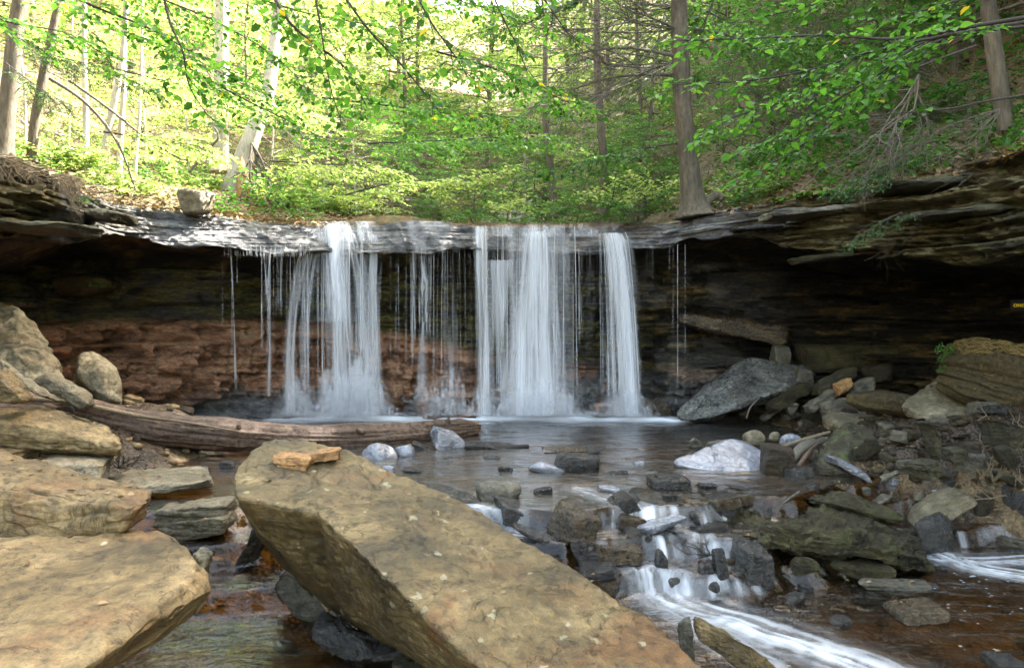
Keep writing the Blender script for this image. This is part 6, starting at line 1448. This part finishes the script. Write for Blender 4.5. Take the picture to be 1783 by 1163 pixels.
for k, (lab, pth_, r, sub, ev) in enumerate(LB):
    leaf_branch('beech_branch', lab, pts3(*pth_), r, 300 + k, .075, .05, sub, ev)
RB = [
 ('uppermost long beech branch entering from the right edge nearly level', [(1840, 22, 5.0), (1700, 45, 5.1), (1560, 68, 5.2), (1440, 62, 5.3), (1330, 66, 5.4), (1180, 72, 5.6)], .015, .42, .12, .25),
 ('second long branch from the right edge dipping across the straight trunk', [(1840, 30, 5.2), (1650, 62, 5.3), (1520, 90, 5.4), (1400, 125, 5.6), (1290, 142, 5.8), (1160, 148, 6.0)], .013, .55, .12, .15),
 ('middle leafy branch sloping down left to the hillside', [(1800, 45, 5.4), (1620, 70, 5.5), (1530, 130, 5.6), (1430, 190, 5.8), (1310, 256, 6.0)], .012, .6, .12, .2),
 ('leafy branch drooping below the others toward the flared trunk base', [(1700, 80, 5.8), (1560, 135, 5.9), (1470, 200, 6.0), (1380, 265, 6.2), (1290, 312, 6.4)], .010, .5, .12, .3),
 ('dense low leafy spray in the middle right', [(1640, 70, 6.4), (1520, 110, 6.5), (1420, 150, 6.6), (1320, 190, 6.8), (1220, 225, 7)], .010, .6, .12, .1),
 ('thin mostly bare branch curving in from the right edge', [(1830, 160, 5.0), (1720, 176, 5.1), (1650, 190, 5.2), (1540, 200, 5.4), (1460, 215, 5.6)], .009, .3, .4, .5),
 ('leafy twig at the top between the straight trunk and the right corner', [(1500, -40, 6.5), (1440, 0, 6.5), (1370, 20, 6.6), (1290, 40, 6.8)], .01, .5, .13, 0),
 ('leafy twig hanging beside the top of the straight trunk', [(1250, -40, 6), (1240, 10, 6), (1215, 60, 6.1), (1200, 90, 6.2)], .008, .35, .13, 0),
 ('leafy spray in the top right corner', [(1850, -20, 6), (1720, -10, 6), (1600, 20, 6.2), (1500, 40, 6.3)], .01, .45, .13, .2),
]
for k, (lab, pth_, r, sub, ev, dr_) in enumerate(RB):
    leaf_branch('beech_branch', lab, pts3(*pth_), r, 330 + k, .075, .05, sub, ev, drop=dr_)
MB_ = [('dim green spray against the upper right slope', [(1760, 120, 12), (1640, 150, 12), (1520, 170, 12.3), (1420, 180, 12.6)], 1.1), ('dim green spray low on the right slope', [(1500, 230, 12), (1400, 240, 12.2), (1300, 270, 12.5)], .9),
 ('dull green spray high in the gap right of the straight trunk', [(1230, 20, 13), (1320, 60, 13), (1420, 80, 13.3), (1520, 70, 13.6)], 1.2),
 ('layered leafy spray reaching over the lip toward the central falls', [(560, 170, 10.5), (680, 185, 10.8), (800, 200, 11.2), (920, 205, 11.6)], 1.0),
 ('flat leafy spray hovering behind the lip, middle height', [(640, 250, 12.5), (760, 245, 12.8), (880, 240, 13.2), (980, 245, 13.6)], 1.1),
 ('low pale green spray just above the lip left of centre', [(600, 340, 14), (680, 320, 14.2), (780, 310, 14.5), (860, 300, 14.8)], 1.1),
 ('green spray stretching left from the straight flared trunk', [(1180, 250, 12.8), (1100, 262, 12.8), (1020, 280, 12.9), (950, 300, 13)], .9),
 ('leafy spray in the upper middle in front of the dark thicket', [(760, 90, 10), (860, 120, 10.3), (950, 160, 10.6), (1010, 190, 11)], .9),
 ('pale yellow-green spray left of the leaning broken trunk', [(180, 230, 12.5), (250, 240, 12.8), (320, 250, 13), (380, 262, 13.3)], 1.0),
 ('yellow-green spray between the leaning trunk and the left waterfall', [(470, 280, 13.5), (540, 285, 13.8), (620, 290, 14), (690, 300, 14.4)], 1.0),
 ('bright airy spray across the upper left woods', [(200, 120, 12), (330, 150, 12.2), (450, 170, 12.4), (560, 200, 12.8)], 1.2)]
for k, (lab, pth_, sub) in enumerate(MB_):
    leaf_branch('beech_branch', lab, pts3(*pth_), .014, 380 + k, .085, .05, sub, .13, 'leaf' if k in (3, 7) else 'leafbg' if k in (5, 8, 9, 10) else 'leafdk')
# hemlock sprays
HB = [('green hemlock spray dangling in front of the right cliff', [(1570, 370, 9.0), (1540, 385, 8.9), (1505, 405, 8.8), (1475, 425, 8.7)], .35, .06),
      ('hemlock spray lying over the leaf litter at the right ledge', [(1600, 250, 9.6), (1550, 285, 9.5), (1500, 310, 9.4), (1450, 330, 9.3)], .6, .07),
      ('dark blue-green hemlock bough at the top left', [(20, 60, 9), (90, 95, 9), (180, 120, 9.2), (280, 165, 9.4)], .5, .06),
      ('lower dark hemlock bough left of the pale stems', [(10, 110, 9.5), (50, 140, 9.5), (80, 160, 9.6), (110, 178, 9.6)], .5, .06)]
for k, (lab, pth_, sub, ev) in enumerate(HB):
    leaf_branch('hemlock_bough', lab, pts3(*pth_), .008, 350 + k, .045 if k != 1 else .05, .014, sub, ev, 'needle', 'twig', .12, droop=.4)
# small ground plants
def plant(label, px, py, Y, n, r, seed, leaf=.09, mat='fern', name='seedling'):
    rnd = random.Random(seed); fo = Foliage(); loc = P(px, py, Y)
    for k in range(n):
        az = rnd.uniform(0, 6.28); spray(fo, rnd, np.zeros(3), np.array([math.cos(az), math.sin(az) * .6, rnd.uniform(.1, .9)]), r * rnd.uniform(.5, 1), .004, leaf, .05, nsub=3)
    t = empty(name, tuple(loc)); V, Fq = join(fo.tubes); mesh_obj('stem', V, Fq, M['twig'], t); leaves_obj('leaves', fo.p, fo.a, fo.n, fo.s, M[mat], t); used_labels.add(label); tag(t, label, 'plant')
plant('tiny green seedling on the dark bank right of the pyramid boulder', 142, 582, 12.1, 5, .12, 1, .05)
plant('second tiny green seedling just above the pointed boulder', 118, 572, 11.9, 4, .12, 2, .05)
plant('little green sprig hanging by the left ledge root bundle', 140, 355, 9.6, 5, .14, 3, .05)
for k, (px, py, Y) in enumerate([(1105, 372, 14.5), (1150, 345, 15), (1130, 320, 16.0), (1290, 352, 13.0), (1090, 330, 16.5), (1060, 362, 15.5), (985, 374, 15.5), (900, 376, 16)]):
    plant(['low leafy plant behind the lip left of the flared trunk', 'bushy green plant at the left of the flared trunk', 'green shrub upslope left of the flared trunk', 'small fern right of the flared root base',
           'green shrub in the thicket behind the right fall', 'low plant directly behind the right fall', 'low plant behind the lip between central and right falls', 'low plant directly behind the central falls'][k], px, py, Y, 16, 1.0, 20 + k, .09, 'leafbg' if k % 2 else 'leafdk', 'shrub')
for k, (px, py, Y, r) in enumerate([(240, 350, 13.5, .8), (290, 345, 14.5, .9), (345, 335, 15, .8), (480, 355, 15, .9), (540, 365, 15.5, 1.0), (610, 372, 15.5, .9), (130, 300, 12.5, .8), (180, 325, 13, .7), (90, 280, 12.3, .7)]):
    plant(['leafy bush behind the left end of the wet ledge', 'leafy bush just left of the lip boulder', 'leafy bush behind the lip boulder', 'bush at the right foot of the leaning broken trunk', 'bush on the lip left of the left waterfall', 'bush directly behind the left waterfall',
           'low bush behind the root-hung ledge', 'low bush between the pale stems', 'low bush between the two far-left trunks'][k], px, py, Y, 22, r, 40 + k, .10, 'leafbg', 'shrub')
# litter on the hillside (nobody could count it)
def litter():
    r = np.random.RandomState(4); n = 26000; th = r.uniform(-80, 80, n) * math.pi / 180; d = .2 + 22 * r.rand(n) ** 1.6
    rr = np.interp(th, _th, _rr) + d; x = rr * np.sin(th); y = 6 + rr * np.cos(th); k = (d > 2.2) | (abs(x) > 3.0); x, y = x[k], y[k]; n = len(x)
    z = terrain(x, y) + .02
    leaves_o = leaves_obj('leaf_litter', np.stack([x, y, z], 1), r.normal(size=(n, 3)) * [1, 1, .35], np.stack([r.normal(size=n) * .4, r.normal(size=n) * .4, np.ones(n)], 1), .06 + .06 * r.rand(n), M['litter'])
    tag(leaves_o, 'fallen brown leaves carpeting the wooded slope', 'leaf litter', None, 'stuff')
    n = 9000; th = r.uniform(20, 75, n) * math.pi / 180; d = .15 + 5 * r.rand(n) ** 1.6; rr = np.interp(th, _th, _rr) + d; x = rr * np.sin(th); y = 6 + rr * np.cos(th)
    kk = fbm(np.stack([x, y, x * 0], -1), .9, 3, 5) > .05; x, y = x[kk], y[kk]; n = len(x)
    o = leaves_obj('ground_moss', np.stack([x, y, terrain(x, y)], 1), r.normal(size=(n, 3)) * [1, 1, .3] + [0, 0, .5], r.normal(size=(n, 3)), .04 + .04 * r.rand(n), M['fern'])
    tag(o, 'green moss and small growth on top of the right ledge', 'moss', None, 'stuff')
litter()
def undergrowth():
    r = np.random.RandomState(14); n = 60000; th = r.uniform(-75, 75, n) * math.pi / 180; d = .5 + 22 * r.rand(n) ** 1.3
    rr = np.interp(th, _th, _rr) + d; x = rr * np.sin(th); y = 6 + rr * np.cos(th); q = np.stack([x, y, x * 0], -1); m_ = fbm(q, .5, 3, 44) + .6 * fbm(q, 2.2, 2, 45)
    k = (m_ > .02) & ((d > 3.5) | (abs(x) > 3.4)); x, y, m_ = x[k], y[k], m_[k]; n = len(x); h = np.clip(m_, 0, .6) * r.rand(n) * 1.3
    o = leaves_obj('undergrowth', np.stack([x, y, terrain(x, y) + h], 1), r.normal(size=(n, 3)) * [1, 1, .3], np.stack([r.normal(size=n) * .35, r.normal(size=n) * .35, np.ones(n)], 1), .05 + .08 * r.rand(n), M['leafdk'])
    tag(o, 'low green undergrowth patching the wooded slopes', 'undergrowth', None, 'stuff')
undergrowth()

# fallen leaves lying on the rocks, found by dropping them from above
def rock_leaves():
    bpy.context.view_layer.update(); dg = bpy.context.evaluated_depsgraph_get(); r = random.Random(12); p, a, nn, s_ = [], [], [], []
    tries = 0
    while len(p) < 330 and tries < 5000:
        tries += 1; y = r.uniform(3.2, 11.5); x = r.uniform(-.64, .68) * y
        hit, loc, nor, idx, ob, mt = sc.ray_cast(dg, (x, y, 2.2), (0, 0, -1), distance=3.4)
        if not hit or nor.z < .75 or ob.name.startswith(('water', 'stream', 'twig', 'leaves', 'crown')) or (ob.name.startswith('ground') and loc.z < -.02): continue
        if ob.name.startswith(('leaning_slab', 'flat_boulder')) and r.random() < .85: continue
        p.append(np.array(loc) + [0, 0, .006]); a.append([r.gauss(0, 1), r.gauss(0, 1), 0]); nn.append([nor.x + r.gauss(0, .15), nor.y + r.gauss(0, .15), nor.z]); s_.append(r.uniform(.025, .06))
    o = leaves_obj('fallen_leaves', p, a, nn, s_, M['litter']); tag(o, 'small fallen leaves scattered over the rocks and banks', 'fallen leaves', None, 'stuff')
rock_leaves()
